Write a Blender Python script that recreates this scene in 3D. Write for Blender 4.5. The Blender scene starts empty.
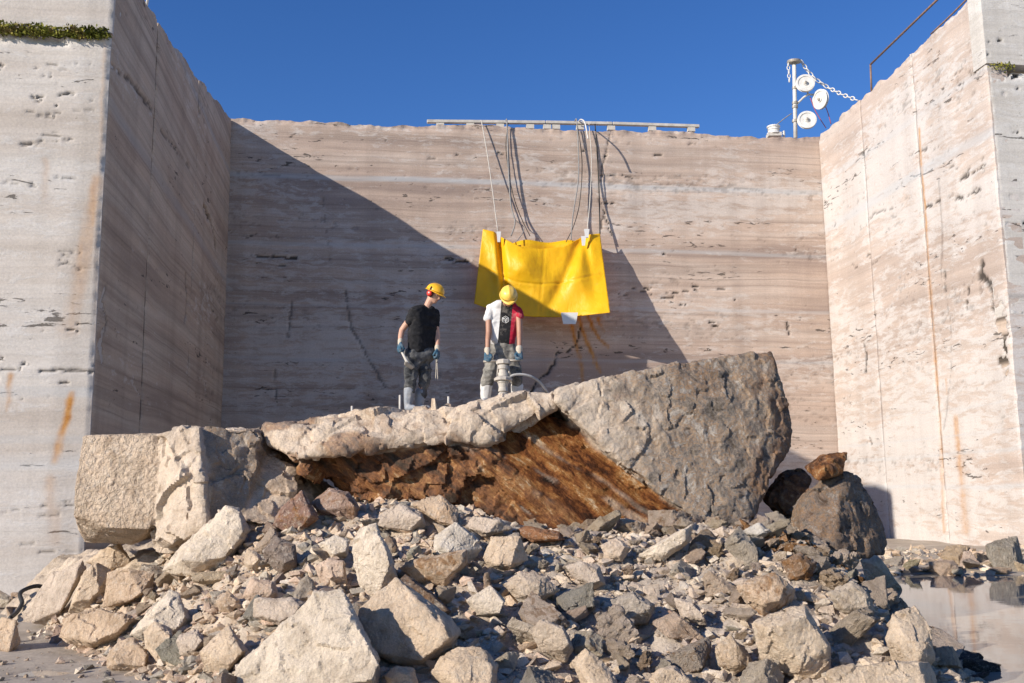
import bpy, bmesh, math, random
import numpy as np
from mathutils import Vector, Matrix

# ---------------------------------------------------------------- camera, light
S = bpy.context.scene
COL = S.collection
EYE = np.array([0.0, 0.0, 1.6])
PITCH, ROLL, LENS = math.radians(8.85), math.radians(-0.67), 35.0
FPX = 1024 * LENS / 36.0
cF = np.array([0, math.cos(PITCH), math.sin(PITCH)])
_r0, _u0 = np.array([1.0, 0, 0]), np.array([0, -math.sin(PITCH), math.cos(PITCH)])
cR = math.cos(ROLL) * _r0 + math.sin(ROLL) * _u0
cU = -math.sin(ROLL) * _r0 + math.cos(ROLL) * _u0
cam = bpy.data.cameras.new('camera')
cam.lens = LENS; cam.sensor_width = 36; cam.clip_end = 3000; cam.clip_start = 0.05
camo = bpy.data.objects.new('camera', cam); COL.objects.link(camo)
M = Matrix.Identity(4)
for i in range(3):
    M[i][0], M[i][1], M[i][2], M[i][3] = cR[i], cU[i], -cF[i], EYE[i]
camo.matrix_world = M
S.camera = camo
S.render.resolution_x, S.render.resolution_y = 1024, 683

SUN_AZ, SUN_EL = 53.0, 22.6          # heading the light travels to (from +Y to +X), elevation
W = bpy.data.worlds.new('World'); S.world = W; W.use_nodes = True
wn = W.node_tree.nodes; wn.clear()
sky = wn.new('ShaderNodeTexSky'); sky.sky_type = 'NISHITA'; sky.sun_disc = False
sky.sun_elevation = math.radians(SUN_EL); sky.sun_rotation = math.radians(SUN_AZ + 180)
sky.altitude = 900; sky.air_density = 1.0; sky.dust_density = 0.0; sky.ozone_density = 3.6
bg = wn.new('ShaderNodeBackground'); bg.inputs[1].default_value = 0.113
wo = wn.new('ShaderNodeOutputWorld')
hs = wn.new('ShaderNodeHueSaturation'); hs.inputs['Saturation'].default_value = 1.22; hs.inputs['Hue'].default_value = 0.513
W.node_tree.links.new(sky.outputs[0], hs.inputs['Color']); W.node_tree.links.new(hs.outputs[0], bg.inputs[0]); W.node_tree.links.new(bg.outputs[0], wo.inputs[0])
sl = bpy.data.lights.new('sun', 'SUN'); sl.energy = 4.8; sl.angle = math.radians(0.5); sl.color = (1.0, 0.905, 0.785)
slo = bpy.data.objects.new('sun', sl); COL.objects.link(slo)
az, el = math.radians(SUN_AZ), math.radians(SUN_EL)
SUND = Vector((math.sin(az) * math.cos(el), math.cos(az) * math.cos(el), -math.sin(el)))
slo.rotation_euler = SUND.to_track_quat('-Z', 'Y').to_euler(); slo.location = (-20, -10, 30)
S.view_settings.view_transform = 'Standard'; S.view_settings.look = 'None'
S.view_settings.exposure = 0.40; S.view_settings.gamma = 1.0; S.view_settings.use_curve_mapping = False
S.render.engine = 'CYCLES'
S.cycles.max_bounces = 8; S.cycles.diffuse_bounces = 6

# ---------------------------------------------------------------- helpers
def ray(px, py):
    return cF + cR * (px - 512) / FPX + cU * (341.5 - py) / FPX
def at(px, py, Y):                      # the point seen there at a distance Y in front
    d = ray(px, py); return EYE + d * (Y / d[1])
def tag(o, label, cat, group=None):
    o['label'] = label; o['category'] = cat
    if group: o['group'] = group
    return o
def link(name, me, mat=None, parent=None):
    me.name = name
    o = bpy.data.objects.new(name, me); COL.objects.link(o)
    if mat is not None and not me.materials: me.materials.append(mat)
    if parent is not None: o.parent = parent
    return o
def empty(name, loc=(0, 0, 0), rz=0.0):
    o = bpy.data.objects.new(name, None); COL.objects.link(o)
    o.location = loc; o.rotation_euler = (0, 0, rz); o.empty_display_size = 0.2
    return o
def mesh_np(name, V, Fc, smooth=True):
    me = bpy.data.meshes.new(name)
    V = np.asarray(V, dtype=np.float32); Fc = np.asarray(Fc, dtype=np.int32)
    n = Fc.shape[1]
    me.vertices.add(len(V)); me.vertices.foreach_set('co', V.ravel())
    me.loops.add(Fc.size); me.loops.foreach_set('vertex_index', Fc.ravel())
    me.polygons.add(len(Fc)); me.polygons.foreach_set('loop_start', np.arange(0, Fc.size, n, dtype=np.int32))
    me.polygons.foreach_set('use_smooth', np.full(len(Fc), smooth, dtype=bool))
    me.update(calc_edges=True)
    return me
def color_attr(me, name, arr):
    a = me.attributes.new(name, 'FLOAT_COLOR', 'POINT')
    arr = np.asarray(arr, dtype=np.float32)
    if arr.shape[1] == 3: arr = np.concatenate([arr, np.ones((len(arr), 1), np.float32)], 1)
    a.data.foreach_set('color', arr.ravel())
def bm_mesh(name, bm, smooth=False):
    bmesh.ops.recalc_face_normals(bm, faces=bm.faces)
    me = bpy.data.meshes.new(name); bm.to_mesh(me); bm.free()
    if smooth: me.polygons.foreach_set('use_smooth', np.ones(len(me.polygons), dtype=bool))
    return me

# numpy noise
def _h(ix, iy, iz, seed):
    n = (ix * 374761393 + iy * 668265263 + iz * 2147483647 + seed * 1274126177) & 0xffffffff
    n = ((n ^ (n >> 13)) * 1274126177) & 0xffffffff
    n = ((n ^ (n >> 16)) * 2246822519) & 0xffffffff
    return ((n ^ (n >> 15)) & 0xffffff) / float(0xffffff)
def vnoise(p, seed=0):
    i = np.floor(p).astype(np.int64); f = p - i
    f = f * f * f * (f * (f * 6 - 15) + 10)
    r = 0
    for dx in (0, 1):
        wx = f[:, 0] if dx else 1 - f[:, 0]
        for dy in (0, 1):
            wy = f[:, 1] if dy else 1 - f[:, 1]
            for dz in (0, 1):
                wz = f[:, 2] if dz else 1 - f[:, 2]
                r = r + wx * wy * wz * _h(i[:, 0] + dx, i[:, 1] + dy, i[:, 2] + dz, seed)
    return r
_RM = np.array([[0.36, 0.48, -0.8], [-0.8, 0.6, 0.0], [0.48, 0.64, 0.6]])
def fbm(p, octv=4, seed=0, gain=0.5):       # about -1..1
    p = np.asarray(p, dtype=np.float64); a, s, t = 1.0, 0.0, 0.0
    for k in range(octv):
        s = s + a * (vnoise(p, seed + k * 17) * 2 - 1); t += a
        p = p @ _RM.T * 2.03 + 7.3; a *= gain
    return s / t
def ridged(p, octv=4, seed=0):
    p = np.asarray(p, dtype=np.float64); a, s, t = 1.0, 0.0, 0.0
    for k in range(octv):
        s = s + a * (1 - np.abs(vnoise(p, seed + k * 31) * 2 - 1)); t += a
        p = p @ _RM.T * 2.1 + 3.1; a *= 0.5
    return s / t
def worley(p, seed=0):                      # F1, F2 distances
    i = np.floor(p).astype(np.int64)
    d1 = np.full(len(p), 9.0); d2 = np.full(len(p), 9.0)
    for dx in (-1, 0, 1):
        for dy in (-1, 0, 1):
            for dz in (-1, 0, 1):
                c = i + np.array([dx, dy, dz])
                q = np.stack([_h(c[:, 0], c[:, 1], c[:, 2], seed + k) for k in (1, 2, 3)], 1) + c
                d = np.sqrt(((q - p) ** 2).sum(1))
                d2 = np.minimum(d2, np.maximum(d, d1)); d1 = np.minimum(d1, d)
    return d1, d2
def facet(p, seed=0, k=1.0):
    """angular breakage: every cell of space gets its own tilted plane"""
    p = p + 0.18 * np.stack([fbm(p * 1.3 + 3.1 * j, 2, seed + j) for j in range(3)], 1)
    i = np.floor(p).astype(np.int64); d1 = np.full(len(p), 9.0); val = np.zeros(len(p))
    for dx in (-1, 0, 1):
        for dy in (-1, 0, 1):
            for dz in (-1, 0, 1):
                c = i + np.array([dx, dy, dz])
                h = [_h(c[:, 0], c[:, 1], c[:, 2], seed + j) for j in (1, 2, 3)]
                q = np.stack(h, 1) + c; dv = p - q; d = np.sqrt((dv ** 2).sum(1)); m = d < d1
                nn = np.stack([_h(c[:, 0], c[:, 1], c[:, 2], seed + j) * 2 - 1 for j in (5, 6, 7)], 1)
                off = _h(c[:, 0], c[:, 1], c[:, 2], seed + 9) - 0.5
                v = (dv * nn).sum(1) + off * k
                val[m] = v[m]; d1[m] = d[m]
    return val
def sstep(a, b, x):
    t = np.clip((x - a) / (b - a), 0, 1); return t * t * (3 - 2 * t)

# ---------------------------------------------------------------- node materials
class NT:
    def __init__(s, name):
        s.m = bpy.data.materials.new(name); s.m.use_nodes = True
        s.t = s.m.node_tree; s.n = s.t.nodes; s.n.clear()
        s.out = s.n.new('ShaderNodeOutputMaterial'); s.b = s.n.new('ShaderNodeBsdfPrincipled')
        s.t.links.new(s.b.outputs[0], s.out.inputs[0])
    def put(s, sock, v):
        if isinstance(v, (int, float)): sock.default_value = v
        elif isinstance(v, tuple):
            sock.default_value = v if len(v) == len(sock.default_value) else tuple(v) + (1.0,)
        else: s.t.links.new(v, sock)
    def coord(s, which='Object'):
        return s.n.new('ShaderNodeTexCoord').outputs[which]
    def scale(s, v, sc, loc=(0, 0, 0)):
        m = s.n.new('ShaderNodeMapping'); s.t.links.new(v, m.inputs[0])
        m.inputs['Scale'].default_value = sc; m.inputs['Location'].default_value = loc; return m.outputs[0]
    def noise(s, v, sc=1.0, det=4, rough=0.5, dist=0.0):
        n = s.n.new('ShaderNodeTexNoise'); s.t.links.new(v, n.inputs['Vector'])
        n.inputs['Scale'].default_value = sc; n.inputs['Detail'].default_value = det
        n.inputs['Roughness'].default_value = rough; n.inputs['Distortion'].default_value = dist
        return n.outputs[0]
    def voro(s, v, sc=1.0, feat='F1', out='Distance'):
        n = s.n.new('ShaderNodeTexVoronoi'); n.feature = feat; s.t.links.new(v, n.inputs['Vector'])
        n.inputs['Scale'].default_value = sc; return n.outputs[out]
    def ramp(s, f, stops, interp='LINEAR'):
        r = s.n.new('ShaderNodeValToRGB'); s.t.links.new(f, r.inputs[0]); cr = r.color_ramp; cr.interpolation = interp
        while len(cr.elements) < len(stops): cr.elements.new(0.5)
        for e, (p, c) in zip(cr.elements, stops):
            e.position = p; e.color = (c, c, c, 1) if isinstance(c, (int, float)) else tuple(c) + (1.0,)
        return r.outputs[0]
    def math(s, op, a, b=0.0, clamp=False):
        n = s.n.new('ShaderNodeMath'); n.operation = op; n.use_clamp = clamp
        s.put(n.inputs[0], a); s.put(n.inputs[1], b); return n.outputs[0]
    def mix(s, f, a, b, mode='MIX'):
        n = s.n.new('ShaderNodeMix'); n.data_type = 'RGBA'; n.blend_type = mode
        s.put(n.inputs[0], f); s.put(n.inputs[6], a); s.put(n.inputs[7], b); return n.outputs[2]
    def attr(s, name):
        a = s.n.new('ShaderNodeAttribute'); a.attribute_name = name
        sp = s.n.new('ShaderNodeSeparateColor'); s.t.links.new(a.outputs['Color'], sp.inputs[0])
        return sp.outputs, a
    def bump(s, h, strength=0.5, dist=0.02, normal=None):
        b = s.n.new('ShaderNodeBump'); s.put(b.inputs['Height'], h)
        b.inputs['Strength'].default_value = strength; b.inputs['Distance'].default_value = dist
        if normal is not None: s.t.links.new(normal, b.inputs['Normal'])
        return b.outputs[0]
    def done(s, col, rough=0.85, normal=None, spec=0.3, **kw):
        s.put(s.b.inputs['Base Color'], col); s.put(s.b.inputs['Roughness'], rough)
        s.b.inputs['Specular IOR Level'].default_value = spec
        if normal is not None: s.t.links.new(normal, s.b.inputs['Normal'])
        for k, v in kw.items(): s.put(s.b.inputs[k.replace('_', ' ')], v)
        return s.m

def plain(name, col, rough=0.6, var=0.15, sc=8.0, spec=0.4, metal=0.0, dirt=None, dirt_amt=0.5, bump=0.15):
    t = NT(name); c = t.coord()
    n = t.noise(c, sc, 5, 0.6)
    d = tuple(x * (1 - var) for x in col); l = tuple(min(1, x * (1 + var)) for x in col)
    k = t.ramp(n, [(0.3, d), (0.7, l)])
    if dirt:
        k = t.mix(t.ramp(t.noise(c, sc * 0.6, 6, 0.65), [(0.62 - 0.3 * dirt_amt, 0.0), (0.72, dirt_amt)]), k, dirt)
    return t.done(k, rough, t.bump(t.noise(c, sc * 5, 4), bump, 0.01), spec, Metallic=metal)

def travertine(name, c1, c2, c3, white=0.5, wcol=(0.78, 0.75, 0.70), pit=0.5, streak=0.3, off=0.0, wlow=0.0, pinkpatch=0.0, contrast=1.0):
    """banded saw-cut stone; object z = height, object x = along the wall"""
    t = NT(name); c0 = t.coord()
    warp = t.noise(t.scale(c0, (0.25, 0.25, 0.25), (off, 0, 0)), 1, 3)
    sep = t.n.new('ShaderNodeSeparateXYZ'); t.t.links.new(c0, sep.inputs[0])
    z2 = t.math('ADD', sep.outputs[2], t.math('MULTIPLY', warp, 0.30))
    comb = t.n.new('ShaderNodeCombineXYZ')
    t.put(comb.inputs[0], sep.outputs[0]); t.put(comb.inputs[1], sep.outputs[1]); t.put(comb.inputs[2], z2)
    c = comb.outputs[0]
    broad = t.noise(t.scale(c, (0.06, 0.06, 0.55), (off, 0, off)), 1, 4, 0.6)
    col = t.ramp(broad, [(0.36, c2), (0.46, c1), (0.54, c3), (0.62, c1)])
    b2 = t.noise(t.scale(c, (0.05, 0.05, 2.6), (off, 0, 3)), 1, 5, 0.65)
    col = t.mix(t.ramp(b2, [(0.44, 0.0), (0.62, min(0.9, 0.5 * contrast))]), col, tuple(x * 0.62 for x in c2))
    b3 = t.noise(t.scale(c, (0.09, 0.09, 11.0), (off, 0, 9)), 1, 5, 0.7)
    col = t.mix(t.ramp(b3, [(0.52, 0.0), (0.66, min(0.9, 0.5 * contrast))]), col, tuple(x * 0.45 for x in c2))
    col = t.mix(t.ramp(b3, [(0.22, 0.45 * min(1.0, contrast)), (0.44, 0.0)]), col, tuple(min(.8, x * 1.35) for x in c1))
    # white lime crust in flat-lying patches
    wm = t.noise(t.scale(c, (1.3, 1.3, 4.5), (off, 1, 0)), 1, 9, 0.75, 0.4)
    wl = t.noise(t.scale(c, (0.12, 0.12, 0.45), (off, 5, 0)), 1, 3)
    wf = t.math('ADD', wm, t.math('MULTIPLY', t.math('SUBTRACT', wl, 0.5), 0.7))
    wf = t.ramp(wf, [(0.64 - 0.30 * white, 0.0), (0.74 - 0.30 * white, 1.0)])
    col = t.mix(t.math('MULTIPLY', wf, 0.35 + 0.5 * white), col, wcol)
    # water streaks running down
    st = t.noise(t.scale(c0, (1.1, 1.1, 0.06), (off, 0, 0)), 1, 5, 0.65)
    col = t.mix(t.ramp(st, [(0.45, 0.0), (0.75, streak)]), col, tuple(x * 0.62 for x in c2))
    # voids along the bedding
    pv = t.noise(t.scale(c, (2.2, 2.2, 9.0), (off, 2, 0)), 1, 6, 0.62, 0.6)
    pm = t.noise(t.scale(c, (0.22, 0.22, 1.1), (off, 7, 0)), 1, 4, 0.6)
    pf = t.math('ADD', pv, t.math('MULTIPLY', t.math('SUBTRACT', pm, 0.5), 0.9))
    pf = t.ramp(pf, [(0.735 - 0.1 * pit, 0.0), (0.77 - 0.1 * pit, 1.0)])
    col = t.mix(t.math('MULTIPLY', pf, 0.8), col, (0.07, 0.06, 0.05))
    fine = t.noise(c0, 22, 6, 0.75)
    col = t.mix(0.55, col, t.ramp(fine, [(0.25, 0.62), (0.75, 1.25)]), 'MULTIPLY')
    # set per place: rust stain, dark painted into recesses, grey-blue band
    (r, g, b), a = t.attr('stain_shade')
    col = t.mix(r, col, t.ramp(t.noise(c0, 9, 5), [(0.3, (0.34, 0.14, 0.03)), (0.7, (0.56, 0.30, 0.10))]))
    col = t.mix(b, col, (0.47, 0.50, 0.52))
    col = t.mix(g, col, (0.035, 0.03, 0.026))
    h = t.math('SUBTRACT', t.math('ADD', t.math('MULTIPLY', fine, 0.35), t.math('MULTIPLY', b3, 0.4)), t.math('MULTIPLY', pf, 0.9))
    h = t.math('ADD', h, t.math('MULTIPLY', wf, 0.15))
    return t.done(col, 0.88, t.bump(h, 0.55, 0.03), 0.2)

# ---------------------------------------------------------------- quarry walls
WR = math.radians(8.1)
Ux, Vx = np.array([math.cos(WR), math.sin(WR), 0]), np.array([-math.sin(WR), math.cos(WR), 0])
CL = np.array([-9.56, 32.7, 0.0]); CR = CL + Ux * 21.33
LN = CL - Vx * 15.4; RN = CR - Vx * 10.17

def poly_dist(uz, pts):
    """distance of points to a polyline and the position along it"""
    best = np.full(len(uz), 1e9); where = np.zeros(len(uz)); acc = 0.0
    for (a, b) in zip(pts[:-1], pts[1:]):
        a = np.array(a, float); b = np.array(b, float); ab = b - a; L = np.hypot(*ab) + 1e-9
        t = np.clip(((uz - a) @ ab) / L ** 2, 0, 1); d = np.hypot(*((uz - a - t[:, None] * ab).T))
        m = d < best; best[m] = d[m]; where[m] = acc + t[m] * L; acc += L
    return best, where / max(acc, 1e-9)

def panel(name, mat, parent, u0, u1, top, z0=-0.3, res=0.075, thick=0.5, seed=0, cracks=(), stains=(), bands=(), pits=1.0, rough_top=0.05, chips=(), flip=False, edge=0.0):
    """upright slab: front face in local y=0 looking to -y, solid behind; top(u) gives its height.
    cracks: (polyline, width, depth); stains: (polyline, width0, width1, strength); bands: (z, half-height, strength)"""
    nu = max(8, int((u1 - u0) / res)); 
    us = np.linspace(u0, u1, nu + 1)
    zt = np.array([top(x) for x in us])
    nz = max(8, int((zt.max() - z0) / res)); f = np.linspace(0, 1, nz + 1)
    tn = fbm(np.stack([us * 2.2, us * 0 + seed, us * 0], 1), 5, seed) * rough_top * 2
    U = np.repeat(us[:, None], nz + 1, 1)
    Z = z0 + (zt[:, None] - z0) * f[None, :]
    Z[:, -1] += tn
    uz = np.stack([U.ravel(), Z.ravel()], 1); n = len(uz)
    p3 = np.stack([uz[:, 0], np.full(n, seed * 3.7), uz[:, 1]], 1)
    y = fbm(p3 * 0.5, 3, seed) * 0.02 + fbm(p3 * np.array([1.5, 1, 6.0]), 4, seed + 5) * 0.010
    pit = fbm(p3 * np.array([4.2, 1, 12.0]), 4, seed + 9, 0.6) + 0.85 * fbm(p3 * np.array([0.14, 1, 1.1]), 3, seed + 13)
    pd = sstep(0.66, 0.76, pit) * pits
    y += pd * 0.05
    st = np.zeros((n, 3)); st[:, 1] = pd * 0.75
    jag = fbm(p3 * 5, 3, seed + 21)
    for pts, w, dep in cracks:
        pu = [p[0] for p in pts]
        if max(pu) < u0 - 0.4 or min(pu) > u1 + 0.4: continue
        d, t = poly_dist(uz + np.stack([jag, fbm(p3 * 5 + 9, 3, seed)], 1) * w * 1.6, pts)
        ww = w * (0.35 + 0.9 * vnoise(np.stack([t * 9 + seed, t * 0, t * 0], 1), seed))
        m = 1 - sstep(ww * 0.5, ww, d); y += m * dep; st[:, 1] = np.maximum(st[:, 1], m * 0.9 * min(1, dep / 0.05))  # crack shade painted into the colour, darker where deeper
    for pts, w0, w1, s in stains:
        d, t = poly_dist(uz + jag[:, None] * 0.06, pts); w = w0 + (w1 - w0) * t
        m = (1 - sstep(0, 1, d / w)) * (1 - 0.55 * t) * s * (0.55 + 0.9 * np.clip(vnoise(np.stack([uz[:, 0] * 14, uz[:, 1] * 0.8, uz[:, 0] * 0], 1), seed + 3), 0, 1))
        st[:, 0] = np.maximum(st[:, 0], np.clip(m, 0, 1))
    for zc, hh, s in bands:
        wob = fbm(np.stack([uz[:, 0] * 0.25, uz[:, 0] * 0, uz[:, 0] * 0 + zc], 1), 3, 3) * 0.08
        m = (1 - sstep(hh * 0.4, hh, np.abs(uz[:, 1] - zc - wob))) * s * (0.6 + 0.5 * vnoise(np.stack([uz[:, 0] * 0.7, uz[:, 1] * 6, uz[:, 0] * 0], 1), 8))
        st[:, 2] = np.maximum(st[:, 2], m)
    for (cu, cz, ru, rz, dep, ru_st) in chips:        # broken-out hollows
        q = ((uz[:, 0] - cu) / ru) ** 2 + ((uz[:, 1] - cz) / rz) ** 2 + jag * 0.9 + 0.5 * facet(p3 * 2.2, seed + 8, 0.5)
        m = 1 - sstep(0.55, 1.05, q)
        y += m * (dep + fbm(p3 * 5, 4, seed + 2, 0.65) * dep * 0.7 + facet(p3 * 3.0, seed + 3, 0.6) * dep * 0.8); st[:, 0] = np.maximum(st[:, 0], m * ru_st); 
        st[:, 1] = np.maximum(st[:, 1], m * 0.9 * sstep(-0.35, 0.2, fbm(p3 * 6, 3, seed + 4)))
    y += sstep(0.25, 0.0, (zt.max() - Z.ravel()) * 0 + np.repeat(zt[:, None], nz + 1, 1).ravel() - Z.ravel()) * np.clip(fbm(p3 * 3, 4, seed + 6) + 0.2, 0, 1) * rough_top * 3
    if edge:
        e = np.minimum(uz[:, 0] - u0, u1 - uz[:, 0]); y += (1 - sstep(0, edge, e)) * (0.02 + 0.05 * np.clip(jag, 0, 1))
    V = np.stack([uz[:, 0], y, uz[:, 1]], 1)
    idx = np.arange(n).reshape(nu + 1, nz + 1)
    Q = np.stack([idx[:-1, :-1], idx[1:, :-1], idx[1:, 1:], idx[:-1, 1:]], -1).reshape(-1, 4)
    # border goes back by the thickness
    loop = np.concatenate([idx[:, 0], idx[-1, 1:], idx[-2::-1, -1], idx[0, -2:0:-1]])
    bv = V[loop].copy(); bv[:, 1] = thick
    m0 = n + np.arange(len(loop)); nx = np.roll(np.arange(len(loop)), -1)
    B = np.stack([loop[nx], loop, m0, m0[nx]], 1)
    bst = st[loop].copy(); bst[:, 2] *= 0.3
    VV = np.concatenate([V, bv]); SS = np.concatenate([st, bst])
    cap = len(VV); VV = np.concatenate([VV, [[(u0 + u1) / 2, thick, (z0 + zt.mean()) / 2]]]); SS = np.concatenate([SS, [[0, 0, 0]]])
    T = np.stack([m0[nx], m0, np.full(len(loop), cap), np.full(len(loop), cap)], 1)
    me = mesh_np(name, VV, np.concatenate([Q, B]), True)
    color_attr(me, 'stain_shade', SS)
    me.set_sharp_from_angle(angle=math.radians(50))
    return link(name, me, mat, parent)
def box(bm, c, s, rz=0.0, taper=1.0):
    r = bmesh.ops.create_cube(bm, size=1.0)['verts']
    for v in r:
        k = taper if v.co.z > 0 else 1.0
        x, y, z = v.co.x * s[0] * k, v.co.y * s[1] * k, v.co.z * s[2]
        v.co = Vector((c[0] + x * math.cos(rz) - y * math.sin(rz), c[1] + x * math.sin(rz) + y * math.cos(rz), c[2] + z))
    return r
def rock_core(name, pts, z0, z1, mat, parent):
    """the solid mass behind the sawn faces: plan polygon from z0 up to heights z1"""
    bm = bmesh.new()
    lo = [bm.verts.new((p[0], p[1], z0)) for p in pts]
    hi = [bm.verts.new((p[0], p[1], z)) for p, z in zip(pts, z1)]
    k = len(pts); bm.faces.new(lo[::-1]); bm.faces.new(hi)
    for i in range(k): bm.faces.new((lo[i], lo[(i + 1) % k], hi[(i + 1) % k], hi[i]))
    return link(name, bm_mesh(name, bm), mat, parent)

M_back = travertine('travertine_back', (0.52, 0.405, 0.33), (0.375, 0.29, 0.245), (0.58, 0.475, 0.40), white=0.46, wcol=(0.64, 0.59, 0.545), pit=0.45, streak=0.35, off=3.0, contrast=0.85)
M_left = travertine('travertine_shade', (0.53, 0.405, 0.305), (0.37, 0.28, 0.215), (0.59, 0.48, 0.375), white=0.10, pit=0.25, streak=0.35, off=11.0, contrast=0.9)
M_front = travertine('travertine_pale', (0.57, 0.515, 0.46), (0.48, 0.42, 0.365), (0.61, 0.57, 0.525), white=0.40, wcol=(0.63, 0.61, 0.585), pit=0.6, streak=0.45, off=23.0, contrast=0.25)
M_right = travertine('travertine_white', (0.52, 0.43, 0.37), (0.45, 0.37, 0.32), (0.55, 0.475, 0.42), white=0.66, wcol=(0.61, 0.59, 0.57), pit=0.4, streak=0.3, off=37.0, contrast=0.45)
M_frontR = travertine('travertine_grey', (0.56, 0.53, 0.49), (0.48, 0.44, 0.39), (0.62, 0.59, 0.55), white=0.45, wcol=(0.66, 0.645, 0.62), pit=0.6, streak=0.45, off=51.0, contrast=0.4)
M_core = plain('rough_quarry_rock', (0.42, 0.35, 0.28), 0.9, 0.3, 1.5, 0.2)

def wall_pt(px, py, p0, n, u, sgn=1):
    d = ray(px, py); t = ((p0 - EYE) @ n) / (d @ n); p = EYE + d * t
    return ((p - p0) @ u * sgn, p[2])

def voids(n, rects, mapper, seed, dep=0.05, wid=(0.025, 0.06)):
    rg = random.Random(seed); out = []
    for k in range(n):
        x0, y0, x1, y1 = rg.choice(rects); x, y = rg.uniform(x0, x1), rg.gauss((y0 + y1) / 2, (y1 - y0) / 4); (u_, z_), = mapper((x, y))
        L = rg.uniform(0.02, 0.16) ; out.append(([(u_ - L, z_ + rg.uniform(-.02, .02)), (u_ + L, z_)], rg.uniform(wid[0], wid[1]), dep * rg.uniform(0.6, 1.3)))
    return out
# back wall
bw = empty('quarry_face', tuple(CL), WR)
tag(bw, 'tall back wall of banded brown travertine with rope-hung tarp before it', 'quarry wall')
B = lambda *q: [wall_pt(x, y, CL, Vx, Ux) for x, y in q]
bz = B((500, 183))[0][1]
panel('saw_cut_face', M_back, bw, -0.45, 22.0, lambda u: 14.55 + 0.011 * u + 0.06 * math.sin(u * 0.9), thick=6.0, seed=3, rough_top=0.05, res=0.062, pits=0.35,
      bands=[(bz, 0.13, 0.6), (B((700, 253))[0][1], 0.10, 0.4), (B((700, 310))[0][1], 0.06, 0.35), (B((430, 360))[0][1], 0.08, 0.35)],
      cracks=[(B((612, 128), (603, 165), (598, 195), (604, 212), (600, 235)), 0.035, 0.035), (B((600, 175), (622, 174), (635, 179)), 0.04, 0.04),
              (B((604, 203), (614, 203)), 0.05, 0.06), (B((604, 212), (612, 236)), 0.04, 0.05),
              (B((558, 352), (556, 362), (548, 372), (540, 378), (530, 392), (524, 400)), 0.06, 0.07), (B((580, 328), (576, 345), (566, 352)), 0.04, 0.05),
              (B((345, 290), (352, 330), (372, 365), (388, 392)), 0.05, 0.03), (B((292, 300), (288, 340)), 0.045, 0.03), (B((275, 370), (276, 400)), 0.045, 0.03),
              (B((322, 190), (330, 262)), 0.02, 0.02), (B((787, 322), (789, 335)), 0.05, 0.05), (B((250, 256), (300, 258)), 0.05, 0.05), (B((445, 258), (470, 262)), 0.05, 0.05)]
      + voids(46, [(240, 245, 330, 262), (245, 232, 300, 240), (650, 245, 800, 262), (650, 290, 760, 305), (440, 255, 472, 265), (620, 285, 700, 300), (700, 315, 740, 330), (400, 140, 700, 160)], B, 5),
      stains=[(B((588, 316), (596, 335), (608, 348)), 0.10, 0.08, 2.0), (B((578, 316), (586, 340), (600, 372)), 0.13, 0.12, 1.6), (B((570, 322), (578, 350), (584, 385)), 0.11, 0.12, 1.2), (B((598, 318), (604, 332)), 0.08, 0.06, 1.4)])

# left wall: long face in shade, front face, upper slab over a mossy ledge
lw = empty('quarry_face', tuple(CL), WR + math.pi / 2)     # local +x runs away to -Ux... see panels
tag(lw, 'left travertine wall with mossy ledge and shaded inner face of sawn panels', 'quarry wall')
lw.location = tuple(LN); lw.rotation_euler = (0, 0, WR + math.pi / 2)   # local x = into the bay, local y = to the left
tz_s = [0.0, 1.0, 5.9, 6.3, 11.2, 11.6, 12.8, 15.4]; tz_z = [14.5, 14.33, 13.35, 13.22, 12.36, 12.28, 12.18, 11.75]
ltop = lambda x: float(np.interp(15.4 - x, tz_s, tz_z)) + 0.05 * math.sin(x * 2.1) 
A = lambda *q: [(u, z) for u, z in (wall_pt(x, y, LN, Ux, Vx) for x, y in q)]
kw = dict(thick=0.6, edge=0.06, rough_top=0.018, pits=0.5)
band_l = [(bz, 0.14, 0.3), (A((150, 165))[0][1], 0.2, 0.25)]
panel('inner_panel', M_left, lw, 0.06, 3.72, lambda x: ltop(x) , seed=11, bands=band_l,
      cracks=[(A((108, 283), (101, 300), (107, 320), (100, 345), (103, 358)), 0.07, 0.05), (A((104, 60), (135, 85), (152, 110)), 0.06, 0.04)], **kw)
panel('inner_panel', M_left, lw, 3.80, 9.08, lambda x: ltop(x), seed=12, bands=band_l,
      cracks=[(A((185, 278), (187, 300), (184, 318)), 0.10, 0.10), (A((160, 130), (190, 168)), 0.05, 0.03)], **kw)
panel('inner_panel', M_left, lw, 9.16, 15.38, lambda x: ltop(x), seed=13, bands=band_l,
      cracks=[(A((204, 205), (212, 225), (216, 247)), 0.12, 0.10)], **kw)
ledge = 10.2
def Fl(*q): return [(wall_pt(x, y, LN, Vx, Ux)[0], wall_pt(x, y, LN, Vx, Ux)[1]) for x, y in q]
lf = empty('front_face', tuple(LN), WR); lf.parent = lw; lf.matrix_parent_inverse.identity()
lf.location = (0, 0, 0); lf.rotation_euler = (0, 0, -math.pi / 2)        # local x = +Ux, y = +Vx
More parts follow.
